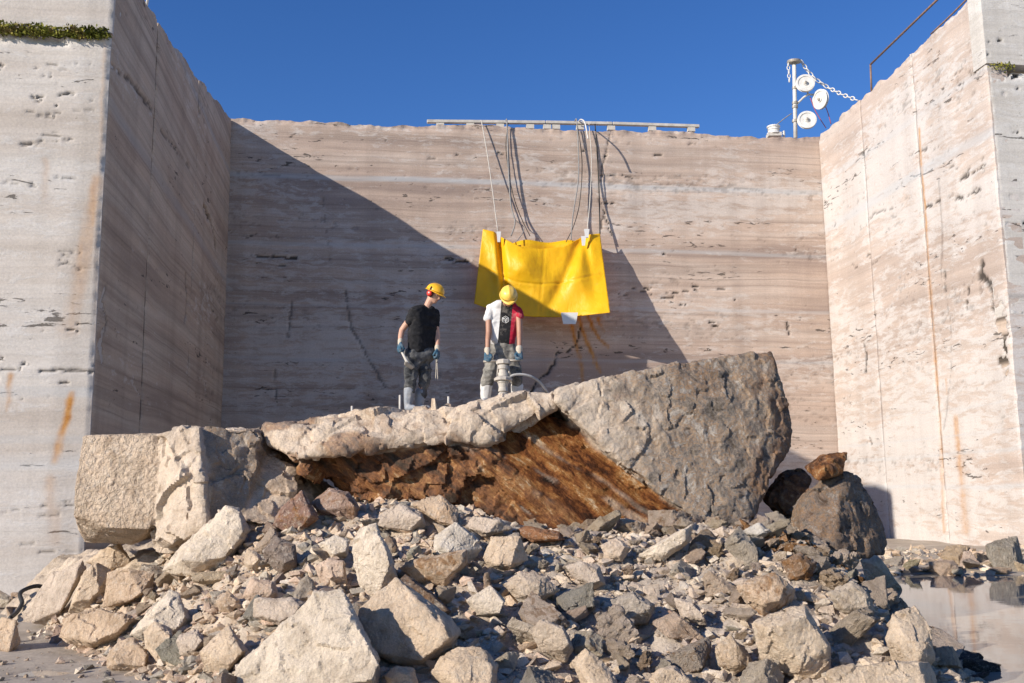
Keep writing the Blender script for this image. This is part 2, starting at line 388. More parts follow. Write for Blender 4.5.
panel('lower_slab', M_front, lf, -7.0, -0.02, lambda u: ledge - 0.10 + 0.03 * math.sin(u * 3), res=0.034, thick=0.6, seed=21, rough_top=0.06, edge=0.08, pits=0.8,
      cracks=[(Fl((40, 372), (60, 370), (92, 372)), 0.03, 0.035), (Fl((0, 370), (20, 370)), 0.025, 0.03)]
      + voids(46, [(25, 105, 105, 118), (30, 125, 75, 145), (50, 128, 70, 140), (0, 172, 90, 186), (20, 140, 60, 148), (60, 250, 85, 275), (0, 60, 105, 75), (10, 490, 90, 520), (15, 525, 75, 560), (0, 182, 40, 190)], Fl, 6, 0.02, (0.012, 0.026)),
      bands=[(Fl((50, 393))[0][1], 0.13, 0.35), (Fl((50, 462))[0][1], 0.18, 0.3), (Fl((50, 440))[0][1], 0.10, 0.25)],
      stains=[(Fl((71, 395), (66, 420), (55, 460)), 0.10, 0.12, 1.25), (Fl((96, 180), (88, 230), (80, 280), (68, 330)), 0.16, 0.25, 0.55), (Fl((10, 376), (9, 392), (8, 410)), 0.10, 0.05, 0.7),
              (Fl((50, 480), (55, 540)), 0.15, 0.2, 0.25), (Fl((45, 160), (44, 200)), 0.1, 0.1, 0.2), (Fl((105, 40), (98, 200), (92, 420)), 0.06, 0.06, 0.25)])
panel('upper_slab', M_front, lf, -7.0, -0.004, lambda u: 11.75 + 0.04 * math.sin(u * 2), z0=ledge + 0.03, res=0.05, thick=0.6, seed=22, rough_top=0.05, edge=0.05)
lcore = rock_core('rock_mass', [(0.35, 0.5), (15.0, 0.5), (15.0, 9.0), (0.35, 9.0)], -0.3, [11.3, 14.0, 14.0, 11.3], M_core, lw)

# right wall
rw = empty('quarry_face', tuple(CR), WR - math.pi / 2)      # local x = out of the bay, local y = to the right
tag(rw, 'sunlit right wall of white and pink travertine with orange rust line', 'quarry wall')
Rr = lambda *q: [(-u, z) for u, z in (wall_pt(x, y, CR, Ux, Vx) for x, y in q)]
rt_s = [0, 3.2, 5.9, 8.2, 9.5, 10.2]; rt_z = [14.76, 14.92, 14.97, 15.1, 15.25, 15.4]
rtop = lambda x: float(np.interp(x, rt_s, rt_z)) + 0.03 * math.sin(x * 3.3) + 0.02 * math.sin(x * 7.1)
kw = dict(thick=0.6, rough_top=0.04, res=0.06, pits=0.4)
rb = [(Rr((850, 215))[0][1], 0.22, 0.5), (Rr((930, 108))[0][1], 0.15, 0.35), (Rr((930, 487))[0][1], 0.09, 0.45), (Rr((930, 455))[0][1], 0.07, 0.4), (Rr((930, 438))[0][1], 0.05, 0.4), (Rr((930, 412))[0][1], 0.05, 0.35)]
rust = [(Rr((919, 130), (924, 200), (931, 300), (940, 420), (944, 530)), 0.10, 0.14, 0.95), (Rr((956, 420), (962, 480), (966, 530)), 0.22, 0.3, 0.6), (Rr((836, 440), (838, 480)), 0.2, 0.2, 0.4), (Rr((946, 380), (947, 394)), 0.06, 0.05, 0.6)]
crk = [(Rr((939, 180), (942, 230), (941, 280), (950, 320), (951, 370), (944, 430)), 0.05, 0.018),
       (Rr((982, 262), (980, 276), (989, 283), (993, 300), (992, 308), (999, 318), (1001, 330)), 0.13, 0.07), (Rr((998, 314), (1003, 328), (1001, 342), (1005, 352), (1004, 366)), 0.20, 0.07), (Rr((864, 345), (866, 356), (866, 372)), 0.10, 0.06), (Rr((944, 272), (945, 290)), 0.06, 0.07),
       (Rr((968, 288), (969, 294)), 0.06, 0.06), (Rr((966, 303), (967, 309)), 0.06, 0.06), (Rr((870, 437), (871, 444)), 0.05, 0.06),
       (Rr((866, 225), (875, 213), (895, 208)), 0.045, 0.03), (Rr((960, 180), (985, 165)), 0.05, 0.05), (Rr((955, 200), (980, 190)), 0.06, 0.05), (Rr((925, 208), (940, 200)), 0.05, 0.05)] + voids(45, [(830, 215, 870, 235), (840, 210, 900, 225), (950, 160, 985, 180), (950, 185, 985, 205), (900, 140, 950, 160), (930, 60, 975, 90), (880, 170, 930, 190), (845, 250, 880, 270)], Rr, 7, 0.03, (0.02, 0.045))
xs = [0.02] + [Rr((x, y))[0][0] for x, y in ((861, 120), (916, 120))] + [10.17]
for i in range(3):
    panel('wall_panel', M_right, rw, xs[i] + (0.0 if i == 0 else 0.018), xs[i + 1] - 0.018 + (0.018 if i == 2 else 0), rtop, seed=31 + i, bands=rb, stains=rust, cracks=crk, edge=0.03,
          **kw)
rf = empty('front_face'); rf.parent = rw; rf.location = (10.17, 0, 0); rf.rotation_euler = (0, 0, math.pi / 2)  # local x=+Ux, y=+Vx
Rf = lambda *q: [wall_pt(x, y, RN, Vx, Ux) for x, y in q]
rledge = Rf((984, 66))[0][1]
panel('lower_slab', M_frontR, rf, 0.03, 6.0, lambda u: rledge - 0.12, thick=0.6, seed=41, rough_top=0.06, res=0.06, pits=1.4, edge=0.05,
      chips=[(0.25, Rf((1012, 345))[0][1], 0.9, 0.95, 0.13, 0.35)])
panel('upper_slab', M_frontR, rf, -0.03, 6.0, lambda u: 15.9, z0=rledge + 0.06, thick=0.6, seed=42, rough_top=0.06, res=0.06, pits=1.4).location = (0, -0.07, 0)
rock_core('rock_mass', [(0.3, 0.5), (9.8, 0.5), (9.8, 8.0), (0.3, 8.0)], -0.3, [14.4, 14.6, 15.2, 15.0], M_core, rw)

# ---------------------------------------------------------------- ground, water
def clampramp(v, lo, hi): return np.clip((v - lo) / (hi - lo), 0, 1)
def smin(a, b, k=0.25):
    h = np.clip(0.5 + 0.5 * (b - a) / k, 0, 1); return b * (1 - h) + a * h - k * h * (1 - h)
def pile(x, y):
    """height of the rubble heap"""
    x = np.asarray(x, float); y = np.asarray(y, float)
    front = 0.02 + 0.40 * (y - (7.75 + 0.10 * np.sin(x * 1.7)))
    # left foot runs from (-2.5, 8.9) back to (-6.6, 14)
    ld = ((x + 2.9) * 4.5 + (y - 8.7) * 3.5) / math.hypot(4.5, 3.5)
    left = 0.72 * ld
    rd = (3.75 + (y - 8.2) * 0.22 - x)
    right = 0.95 * rd
    back = (17.0 - y) * 0.8
    cap = 1.24 + 0.33 * sstep(-4.2, -3.0, x) * sstep(0.2, -0.7, x) - 0.25 * sstep(3.0, 4.6, x) - 0.25 * sstep(-3.2, -5.5, x)
    h = smin(smin(smin(front, left), smin(right, back)), cap, 0.3)
    return h
def ground_h(x, y):
    p = np.stack([x, y, x * 0], 1)
    n = fbm(p * 0.7, 4, 61) * 0.045 + fbm(p * 3.1, 3, 62) * 0.012
    pool = sstep(3.2, 4.4, x) * sstep(20.0, 18.6, y + fbm(p * 0.5, 2, 63) * 0.9)
    rise = sstep(18.8, 21.5, y) * 0.10
    return 0.028 + n + rise - pool * 0.20
def axis(lo, hi, d, far0, far1):
    a = np.arange(lo, hi, d); return np.concatenate([np.linspace(far0, lo - d, 6), a, np.linspace(hi + d, far1, 6)])
gx, gy = axis(-11, 15, 0.11, -150, 150), axis(5, 37, 0.11, -60, 250)
GX, GY = np.meshgrid(gx, gy, indexing='ij')
GZ = ground_h(GX.ravel(), GY.ravel())
gi = np.arange(GX.size).reshape(GX.shape)
gq = np.stack([gi[:-1, :-1], gi[1:, :-1], gi[1:, 1:], gi[:-1, 1:]], -1).reshape(-1, 4)
t = NT('wet_quarry_mud'); c = t.coord()
k = t.ramp(t.noise(c, 0.8, 8, 0.7), [(0.3, (0.27, 0.225, 0.175)), (0.55, (0.42, 0.36, 0.29)), (0.75, (0.50, 0.44, 0.36))])
k = t.mix(0.5, k, t.ramp(t.noise(c, 14, 6, 0.7), [(0.3, 0.6), (0.7, 1.2)]), 'MULTIPLY')
M_mud = t.done(k, t.ramp(t.noise(c, 1.3, 5), [(0.35, 0.4), (0.65, 0.85)]), t.bump(t.noise(c, 9, 8, 0.7), 0.5, 0.03), 0.5)
g = link('ground', mesh_np('ground', np.stack([GX.ravel(), GY.ravel(), GZ], 1), gq), M_mud); g['kind'] = 'structure'
t = NT('muddy_water'); c = t.coord()
k = t.ramp(t.noise(c, 0.5, 4), [(0.3, (0.27, 0.235, 0.19)), (0.7, (0.34, 0.30, 0.25))])
M_water = t.done(k, 0.03, t.bump(t.noise(t.scale(c, (1.0, 2.2, 1)), 2.2, 3, 0.5), 0.045, 0.02), 0.5, IOR=1.33)
wx, wy = np.meshgrid(np.linspace(-9.5, 15, 50), np.linspace(3.0, 23.5, 40), indexing='ij')
wi = np.arange(wx.size).reshape(wx.shape)
wq = np.stack([wi[:-1, :-1], wi[1:, :-1], wi[1:, 1:], wi[:-1, 1:]], -1).reshape(-1, 4)
w = link('water', mesh_np('water', np.stack([wx.ravel(), wy.ravel(), wx.ravel() * 0 + 0.006], 1), wq), M_water); w['kind'] = 'structure'

# ---------------------------------------------------------------- rock materials
def rock_mat(name, bump=0.7, sc=1.0, attr_col=False, dist=0.035):
    t = NT(name); c0 = t.coord()
    oi = t.n.new('ShaderNodeObjectInfo')
    off = t.n.new('ShaderNodeVectorMath'); off.operation = 'ADD'
    cmb = t.n.new('ShaderNodeCombineXYZ')
    rr = t.math('MULTIPLY', oi.outputs['Random'], 37.0)
    for i in range(3): t.put(cmb.inputs[i], rr)
    t.t.links.new(c0, off.inputs[0]); t.t.links.new(cmb.outputs[0], off.inputs[1]); c = off.outputs[0]
    if attr_col:
        a = t.n.new('ShaderNodeAttribute'); a.attribute_name = 'col'; base = a.outputs['Color']; rust_amt = 0.0
    else:
        base = oi.outputs['Color']; rust_amt = oi.outputs['Alpha']
    (r, g_, b), _a = t.attr('tag')
    n1 = t.noise(c, 1.7 * sc, 8, 0.68, 0.4)
    col = t.mix(0.85, base, t.ramp(n1, [(0.32, (0.62, 0.57, 0.51)), (0.5, (1.0, 0.97, 0.92)), (0.68, (1.26, 1.23, 1.18))]), 'MULTIPLY')
    # ochre fracture coats
    rn = t.noise(c, 2.1 * sc, 6, 0.6, 0.8)
    if rust_amt != 0.0:
        col = t.mix(t.math('MULTIPLY', t.ramp(rn, [(0.50, 0.0), (0.62, 1.0)]), rust_amt), col, (0.27, 0.13, 0.045))
    # grey clay smears and pale lime dust
    col = t.mix(t.ramp(t.noise(c, 3.4 * sc, 7, 0.7), [(0.58, 0.0), (0.70, 0.25)]), col, (0.38, 0.335, 0.285))
    col = t.mix(t.ramp(t.noise(c, 5.2 * sc, 8, 0.75, 0.5), [(0.52, 0.0), (0.64, 0.55)]), col, (0.70, 0.61, 0.50))
    mr = t.n.new('ShaderNodeMapping'); t.t.links.new(c, mr.inputs[0]); mr.inputs['Rotation'].default_value = (0, math.radians(-41), 0)     # grain of the fracture coats
    rcol = t.ramp(t.noise(t.scale(mr.outputs[0], (0.42, 1, 1.4)), 2.2 * sc, 10, 0.74, 0.3), [(0.37, (0.020, 0.011, 0.007)), (0.45, (0.085, 0.030, 0.012)), (0.515, (0.205, 0.075, 0.023)), (0.585, (0.34, 0.165, 0.055)), (0.66, (0.54, 0.42, 0.28))])
    col = t.mix(r, col, rcol)
    gcol = t.ramp(t.noise(c, 2.4 * sc, 10, 0.8, 0.5), [(0.38, (0.045, 0.037, 0.030)), (0.44, (0.14, 0.122, 0.105)), (0.485, (0.245, 0.22, 0.195)), (0.52, (0.32, 0.185, 0.085)), (0.555, (0.225, 0.205, 0.185)), (0.61, (0.44, 0.395, 0.34))])
    col = t.mix(g_, col, gcol)
    col = t.mix(b, col, t.ramp(t.noise(c, 4 * sc, 6), [(0.3, (0.52, 0.44, 0.35)), (0.7, (0.74, 0.69, 0.61))]))
    fine = t.noise(c, 30 * sc, 7, 0.78)
    col = t.mix(0.6, col, t.ramp(fine, [(0.28, 0.5), (0.70, 1.35)]), 'MULTIPLY')
    h = t.math('ADD', t.math('MULTIPLY', fine, 0.5), t.math('MULTIPLY', t.noise(c, 8 * sc, 9, 0.75), 0.9))
    h = t.math('ADD', h, t.math('MULTIPLY', t.voro(c, 12 * sc, 'F1'), 0.3))
    if name == 'fractured_limestone':
        pv = t.noise(c, 17, 4, 0.62, 0.2)
        h = t.math('ADD', h, t.math('MULTIPLY', t.math('MULTIPLY', _a.outputs['Alpha'], t.ramp(pv, [(0.38, 0.0), (0.60, 1.0)])), 0.9))
    return t.done(col, 0.92, t.bump(h, bump, dist), 0.15)
M_key = rock_mat('broken_limestone', 1.0, 3.2)
M_rock = rock_mat('broken_limestone_small', 1.0, 1.1, dist=0.08)
M_big = rock_mat('fractured_limestone', 1.0, 2.0)
M_stone = rock_mat('rubble_stones', 0.8, 3.0, True)

DG = None
def remesh(me, voxel):
    o = bpy.data.objects.new('tmp', me); COL.objects.link(o)
    m = o.modifiers.new('r', 'REMESH'); m.mode = 'VOXEL'; m.voxel_size = voxel
    dg = bpy.context.evaluated_depsgraph_get(); dg.update()
    r = bpy.data.meshes.new_from_object(o.evaluated_get(dg))
    bpy.data.objects.remove(o); bpy.data.meshes.remove(me)
    return r
def hull_bm(pts, bm=None):
    bm = bm or bmesh.new()
    vs = [bm.verts.new(tuple(p)) for p in pts]
    r = bmesh.ops.convex_hull(bm, input=vs)
    bmesh.ops.delete(bm, geom=[e for e in r['geom_interior'] if isinstance(e, bmesh.types.BMVert)], context='VERTS')
    return bm
def hull_planes(pts):
    bm = hull_bm(pts); bmesh.ops.recalc_face_normals(bm, faces=bm.faces)
    N = np.array([f.normal[:] for f in bm.faces]); D = np.array([f.normal.dot(f.verts[0].co) for f in bm.faces]); bm.free(); return N, D
def get_co(me):
    a = np.empty(len(me.vertices) * 3, np.float32); me.vertices.foreach_get('co', a); return a.reshape(-1, 3).astype(float)
def get_no(me):
    a = np.empty(len(me.vertices) * 3, np.float32); me.vertex_normals.foreach_get('vector', a); return a.reshape(-1, 3).astype(float)
def set_co(me, co):
    me.vertices.foreach_set('co', co.astype(np.float32).ravel()); me.update()
def smooth_on(me):
    me.polygons.foreach_set('use_smooth', np.ones(len(me.polygons), dtype=bool))
def roughen(me, r, seed, a1=0.025, a2=0.03, a3=0.014, fa=0.055, bed=None, clod=0.0):
    co, no = get_co(me), get_no(me)
    q = co / r + seed * 1.37
    d = a1 * fbm(q * 1.1, 3, seed) + a2 * (ridged(q * 2.6, 4, seed + 1) - 0.62) + a3 * fbm(q * 9, 4, seed + 2, 0.6)
    d = d + fa * (facet(q * 1.6, seed + 3, 0.30) + 0.5 * facet(q * 4.2, seed + 4, 0.35))
    if bed is not None:                       # thin beds standing proud
        s = co @ np.array(bed) / r; d = d + 0.045 * (vnoise(np.stack([s * 7, s * 0, s * 0], 1) + q * 0.35, seed + 5) - 0.5)
    if clod:
        f1, f2 = worley(q * 2.6, seed); d = d + clod * (0.45 - f1)
        f1, f2 = worley(q * 6.5, seed + 4); d = d + clod * 0.4 * (0.45 - f1)
    set_co(me, co + no * (d * r)[:, None]); smooth_on(me); me.set_sharp_from_angle(angle=math.radians(30))
    return me
def rock_from(pts, voxel, seed, name, **kw):
    pts = np.asarray(pts, float); c = pts.mean(0); r = np.linalg.norm(pts - c, axis=1).mean()
    base = np.array([c[0], c[1], pts[:, 2].min()])
    bm = hull_bm(pts - base); me = bm_mesh(name, bm)
    me = roughen(remesh(me, voxel), r, seed, **kw)
    return me, base, r

# ---------------------------------------------------------------- the great blocks
def sh(p, dx=0, dy=0, dz=0): return np.array(p) + np.array([dx, dy, dz])
def big(name, pieces, voxel, seed, label, cat, color, amp=1.0, tint=None):
    """pieces: (points, tag rgb, roughness kind); joined into one body, tag colour from the piece each spot belongs to"""
    allp = np.concatenate([np.asarray(p[0]) for p in pieces]); base = np.array([allp[:, 0].mean(), allp[:, 1].mean(), allp[:, 2].min()])
    bm = bmesh.new()
    for pts, tg, kind in pieces: hull_bm(np.asarray(pts) - base, bm)
    me = remesh(bm_mesh(name, bm), voxel)
    b2 = bmesh.new(); b2.from_mesh(me)
    for _ in range(3): bmesh.ops.smooth_vert(b2, verts=b2.verts, factor=0.5, use_axis_x=True, use_axis_y=True, use_axis_z=True)
    b2.to_mesh(me); b2.free()
    co, no = get_co(me), get_no(me)
    sd = []
    for pts, tg, kind in pieces:
        N, D = hull_planes(np.asarray(pts) - base); 
        jit = np.stack([fbm(co * 3.0 + 5 * k, 3, seed + k) for k in range(3)], 1) * 0.045
        sd.append(np.abs((((co + jit) @ N.T) - D).max(1)))
    sd = np.stack(sd, 1); wgt = np.exp(-sd / 0.009); wgt /= wgt.sum(1, keepdims=True) + 1e-12
    tagc = wgt @ np.array([p[1] for p in pieces], float)
    kinds = np.array([{'rough': (1, 0, 0), 'split': (0, 1, 0), 'rot': (0, 0, 1), 'pitted': (0.5, 0, 0), 'wedge': (0, 0, 0)}[p[2]] for p in pieces], float)
    kw_ = wgt @ kinds
    q = co + seed
    lump = fbm(q * 0.9, 3, seed) * 0.06
    fc1, fc2 = facet(q * 1.4, seed + 7, 0.30), facet(q * 4.5, seed + 8, 0.40)
    d_rough = 0.028 * (ridged(q * 3.4, 5, seed + 1) - 0.6) + 0.030 * fc2 + 0.028 * fc1 + 0.026 * fbm(q * 9, 4, seed + 2, 0.8)
    d_split = 0.06 * (ridged(q * np.array([1.8, 1.8, 0.8]), 5, seed + 3) - 0.65) + 0.13 * fc1 + 0.035 * fc2 + 0.018 * fbm(q * 9, 3, seed + 4, 0.65)
    d_rot = 0.08 * (ridged(q * np.array([2.5, 2.5, 1.2]), 5, seed + 5) - 0.62) + 0.17 * fc1 + 0.07 * fc2 + 0.04 * fbm(q * 6, 4, seed + 6, 0.7)
    wdg = wgt @ np.array([1.0 if p[2] == 'wedge' else 0.0 for p in pieces])
    qd = np.stack([(q[:, 0] * 0.75 - q[:, 2] * 0.66) * 0.7, q[:, 1] * 2.0, (q[:, 0] * 0.66 + q[:, 2] * 0.75) * 4.0], 1)     # grain running down to the right
    lump = lump + wdg * (0.05 * fbm(qd, 4, seed + 11, 0.6) + 0.02 * fc2 + 0.045 * facet(qd * 0.5, seed + 12, 0.3) + 0.014 * fbm(q * 9, 3, seed + 13, 0.7))
    d = lump + kw_[:, 0] * d_rough + kw_[:, 1] * d_split + kw_[:, 2] * d_rot
    set_co(me, co + no * (d * amp)[:, None])
    b2 = bmesh.new(); b2.from_mesh(me); bmesh.ops.smooth_vert(b2, verts=b2.verts, factor=0.1, use_axis_x=True, use_axis_y=True, use_axis_z=True); b2.to_mesh(me); b2.free()
    smooth_on(me); me.set_sharp_from_angle(angle=math.radians(32))
    if tint is not None: tagc = tint(co + base, tagc, wgt)
    pitw = wgt @ np.array([1.0 if p[2] == 'pitted' else 0.0 for p in pieces])
    color_attr(me, 'tag', np.concatenate([np.clip(tagc, 0, 1), pitw[:, None]], 1))
    o = link(name, me, M_big); o.location = base; o.color = color
    return tag(o, label, cat)
P_ = lambda *q: [at(*p) for p in q]
def backs(pts, dy, dz=0.0, dx=0.0): return [sh(p, dx, dy, dz) for p in pts]

# left block
f1 = P_((83, 436, 12.3), (162, 435, 12.1), (73, 491, 12.15), (72, 516, 12.2), (106, 529, 12.1), (150, 531, 12.0))
A1 = f1 + backs(f1[:2], 2.2, 0.03, 0.15) + P_((84, 542, 13.0), (132, 545, 12.8), (95, 540, 14.3), (150, 540, 14.3))
f2 = P_((158, 434, 12.08), (172, 431, 11.98), (199, 427, 11.8), (155, 540, 11.85), (172, 547, 11.75), (205, 525, 11.6), (202, 470, 11.58), (176, 480, 11.72))
A2 = f2 + backs(f2[:3], 2.3, 0.02) + P_((165, 548, 13.8), (205, 540, 13.8))
f3 = P_((203, 427, 11.92), (250, 427, 12.08), (206, 470, 11.72), (207, 522, 11.72), (243, 516, 11.82), (262, 470, 12.0), (262, 429, 12.15))
A3 = f3 + backs(f3[:2], 2.0, 0.0) + P_((210, 540, 13.6), (250, 530, 13.6))
f4 = P_((250, 437, 12.5), (280, 464, 12.50), (316, 490, 12.45), (312, 505, 12.15), (262, 475, 12.1), (243, 520, 11.80), (282, 530, 11.85))
A4 = f4 + backs(f4[:3], 1.6) + P_((260, 540, 13.4), (310, 520, 13.4))
big('limestone_block', [(A1, (0, 0, 0.0), 'pitted'), (A2, (0, 0, 0.25), 'split'), (A3, (0.12, 0.62, 0), 'split'), (A4, (0.12, 0, 0), 'split')], 0.022, 5,
    'great cream limestone block with pitted sawn face at left end of the heap', 'stone block', (0.66, 0.54, 0.425, 0.2))

# long slab with undercut rusty flank, and the high grey boulder it ends in
tp = P_((263, 428, 12.5), (300, 428, 12.15), (350, 420, 12.15), (395, 412, 12.15), (446, 404, 12.15), (495, 410, 12.3), (530, 418, 12.7))
lp = P_((270, 440, 12.3), (292, 459, 11.9), (311, 454, 11.88), (353, 442, 11.88), (391, 443, 11.9), (417, 438, 11.88), (449, 433, 11.88), (469, 440, 11.9), (500, 428, 12.0), (530, 412, 12.1))
B1 = tp + lp + backs(tp, 4.2, 0.02) + backs(lp[1:-1], 3.0, 0.05)
B2 = P_((300, 458, 12.12), (353, 438, 12.05), (417, 433, 12.05), (449, 428, 12.05), (489, 432, 12.1), (308, 470, 12.25), (343, 489, 12.4), (385, 495, 12.45), (425, 488, 12.4), (466, 514, 12.25), (505, 522, 12.2), (540, 530, 12.1), (500, 465, 12.0), (470, 470, 12.1), (400, 465, 12.2))
B2 = B2 + backs(B2[5:12], 2.0)
cf = P_((556, 388, 12.0), (557, 400, 11.92), (613, 456, 11.85), (694, 519, 11.75), (715, 531, 11.75), (743, 532, 11.85), (772, 350, 12.55), (774, 366, 12.5), (791, 419, 12.5), (793, 441, 12.5), (772, 478, 12.4), (757, 512, 12.2), (631, 371, 12.1), (698, 360, 12.3))
C1 = cf + backs([cf[0], cf[6], cf[12]], 2.6, -0.12, -0.1) + backs([cf[9], cf[5], cf[3]], 2.2)
D1 = P_((470, 448, 12.03), (500, 486, 12.0), (540, 527, 11.99), (575, 535, 11.98), (606, 540, 11.98), (494, 440, 12.12), (524, 420, 12.26), (541, 410, 12.34), (575, 424, 12.32), (613, 456, 12.26), (696, 522, 12.0), (650, 539, 11.99))
D1 = D1 + backs(D1, 1.3, -0.25)
S1 = P_((462, 443, 11.98), (482, 446, 12.0), (510, 472, 11.96), (548, 510, 11.94), (590, 534, 11.95), (604, 541, 11.98), (560, 540, 11.99), (520, 512, 12.03), (485, 470, 12.03))
S1 = S1 + backs(S1, 0.6, -0.05)
K1 = P_((449, 430, 11.92), (469, 440, 11.90), (484, 443, 11.93), (500, 433, 11.95), (524, 417, 11.98), (541, 407, 12.0), (562, 402, 12.05), (562, 393, 12.2), (535, 394, 12.15), (500, 402, 12.15), (470, 403, 12.15), (510, 412, 11.98))
K1 = K1 + backs(K1[7:11], 2.0, 0.04) + backs(K1[1:6], 1.0, 0.05)
def tint_c(w, tg, wgt):
    # the grey face: pale fresh break near the slab, iron-brown rim at the far right end
    c_ = wgt[:, 3]; n_ = fbm(w * 1.6, 4, 91); x = w[:, 0] + n_ * 0.55
    left = sstep(1.9, 0.6, x) * c_; rim = sstep(2.75, 3.25, x + 0.12 * (w[:, 2] - 2)) * c_ * sstep(-0.25, 0.25, fbm(w * 3.0, 3, 92) + 0.12)
    tg[:, 1] *= (1 - 0.75 * left); tg[:, 2] += 0.25 * left; tg[:, 0] = np.maximum(tg[:, 0], 0.85 * rim); tg[:, 1] *= (1 - 0.4 * rim)
    sp = sstep(0.18, 0.4, fbm(w * 2.3, 4, 93)) * c_; tg[:, 0] = np.maximum(tg[:, 0], 0.65 * sp)
    lip = wgt[:, 0] * sstep(0.05, 0.35, fbm(w * np.array([1.5, 1.5, 4.0]), 4, 94)); tg[:, 0] = np.maximum(tg[:, 0], 0.75 * lip)
    e0, e1 = at(464, 442, 11.93), at(600, 539, 11.94); dv = (e1 - e0) / np.linalg.norm(e1 - e0); rel = w - e0; al = rel @ dv; dist = np.linalg.norm(rel - al[:, None] * dv, axis=1)
    gr = fbm(np.stack([al * 0.9, dist * 7, w[:, 1] * 0.5], 1), 4, 95)                # mineral streaks along the fracture plane
    st_ = (wgt[:, 2] * 0.7 + wgt[:, 5]) * sstep(0.10, 0.45, gr - 0.25 * dist + 0.25 * fbm(w * 6, 3, 97)); tg[:, 0] *= (1 - 0.4 * st_); tg[:, 2] += 0.22 * st_
    return tg
big('undercut_boulder', [(B1, (0.06, 0, 0.15), 'split'), (B2, (0.92, 0, 0), 'rot'), (D1, (1, 0, 0), 'wedge'), (C1, (0.0, 0.85, 0.0), 'rough'), (K1, (0.05, 0, 0.2), 'split'), (S1, (0.95, 0.0, 0.0), 'wedge')], 0.022, 8,
    'huge boulder slab with pale top, rust-red undercut flank and grey right face', 'boulder', (0.68, 0.56, 0.44, 0.45), 1.0, tint_c)
pE = P_((795, 528, 12.2), (802, 504, 12.1), (817, 486, 12.1), (847, 471, 12.2), (858, 476, 12.3), (876, 508, 12.5), (886, 540, 12.5), (880, 556, 12.2), (835, 556, 11.8), (800, 545, 11.9), (838, 510, 11.9))
pE = pE + backs(pE[1:6], 0.9, -0.15)
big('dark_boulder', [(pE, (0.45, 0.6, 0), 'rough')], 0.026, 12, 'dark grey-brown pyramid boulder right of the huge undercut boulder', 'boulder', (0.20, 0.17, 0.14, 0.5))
pF = P_((812, 466, 12.1), (829, 454, 12.1), (849, 451, 12.15), (844, 474, 12.0), (818, 481, 11.9), (826, 466, 11.85))
pF = pF + backs(pF[:4], 0.35)
big('perched_rock', [(pF, (0.75, 0, 0), 'split')], 0.016, 13, 'small rusty angular rock perched on top of the dark pyramid boulder', 'rock', (0.25, 0.15, 0.09, 0.6), 0.6)
pG = P_((792, 473, 12.8), (806, 468, 12.8), (816, 478, 12.8), (812, 500, 12.6), (792, 515, 12.5), (778, 500, 12.7))
pG = pG + backs(pG, 0.7)
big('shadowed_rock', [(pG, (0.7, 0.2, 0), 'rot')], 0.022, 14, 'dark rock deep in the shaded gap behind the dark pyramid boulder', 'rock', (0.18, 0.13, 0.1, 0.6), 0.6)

# ---------------------------------------------------------------- heap of rubble
hx, hy = np.arange(-7.4, 5.6, 0.036), np.arange(7.0, 17.4, 0.045)
HX, HY = np.meshgrid(hx, hy, indexing='ij'); x_, y_ = HX.ravel(), HY.ravel()
p_ = np.stack([x_, y_, x_ * 0], 1)
f1_, f2_ = worley(p_ * np.array([3.2, 3.2, 1]) , 71); e1_, e2_ = worley(p_ * np.array([8.5, 8.5, 1]), 72)
zone = sstep(-0.9, 0.9, x_ + fbm(p_ * 0.8, 2, 73) * 0.8)              # 0 left: dust and stone, 1 right: clods
hz = pile(x_, y_)
amp_ = sstep(-0.25, 0.35, hz)
hz = hz - 0.07 + amp_ * (0.16 * (0.5 - f1_) + 0.07 * (0.5 - e1_) + 0.06 * fbm(p_ * 2.0, 4, 74) + 0.025 * fbm(p_ * 12, 3, 75))
hz = np.where(hz < -0.15, -0.15, hz)
hi = np.arange(x_.size).reshape(HX.shape)
hq = np.stack([hi[:-1, :-1], hi[1:, :-1], hi[1:, 1:], hi[:-1, 1:]], -1).reshape(-1, 4)
keep = (hz[hq] > -0.149).any(1); hq = hq[keep]
me = mesh_np('rubble_bed', np.stack([x_, y_, hz], 1), hq)
brown = sstep(1.7, 0.7, np.hypot((x_ - 3.6) / 1.0, (y_ - 11.0) / 1.0)) * sstep(-0.2, 0.3, fbm(p_ * 2.2, 3, 79))
cc = np.stack([0.58 - 0.04 * zone, 0.485 - 0.015 * zone, 0.385 + 0.015 * zone], 1) * (0.75 + 0.35 * vnoise(p_ * 1.7, 76))[:, None]
cc = cc * (1 - brown[:, None]) + np.array([0.20, 0.11, 0.05]) * brown[:, None]
color_attr(me, 'col', cc)
o = link('rubble_bed', me, M_stone); o['kind'] = 'stuff'
tag(o, 'crumbled grey and beige debris bed the loose rocks lie in', 'rubble')

def hit_pile(px, py):
    d = ray(px, py)
    for Y in np.arange(6.5, 19, 0.03):
        p = EYE + d * (Y / d[1])
        if p[2] <= max(0.0, float(pile(p[0], p[1]))): return p
    return EYE + d * (14 / d[1])

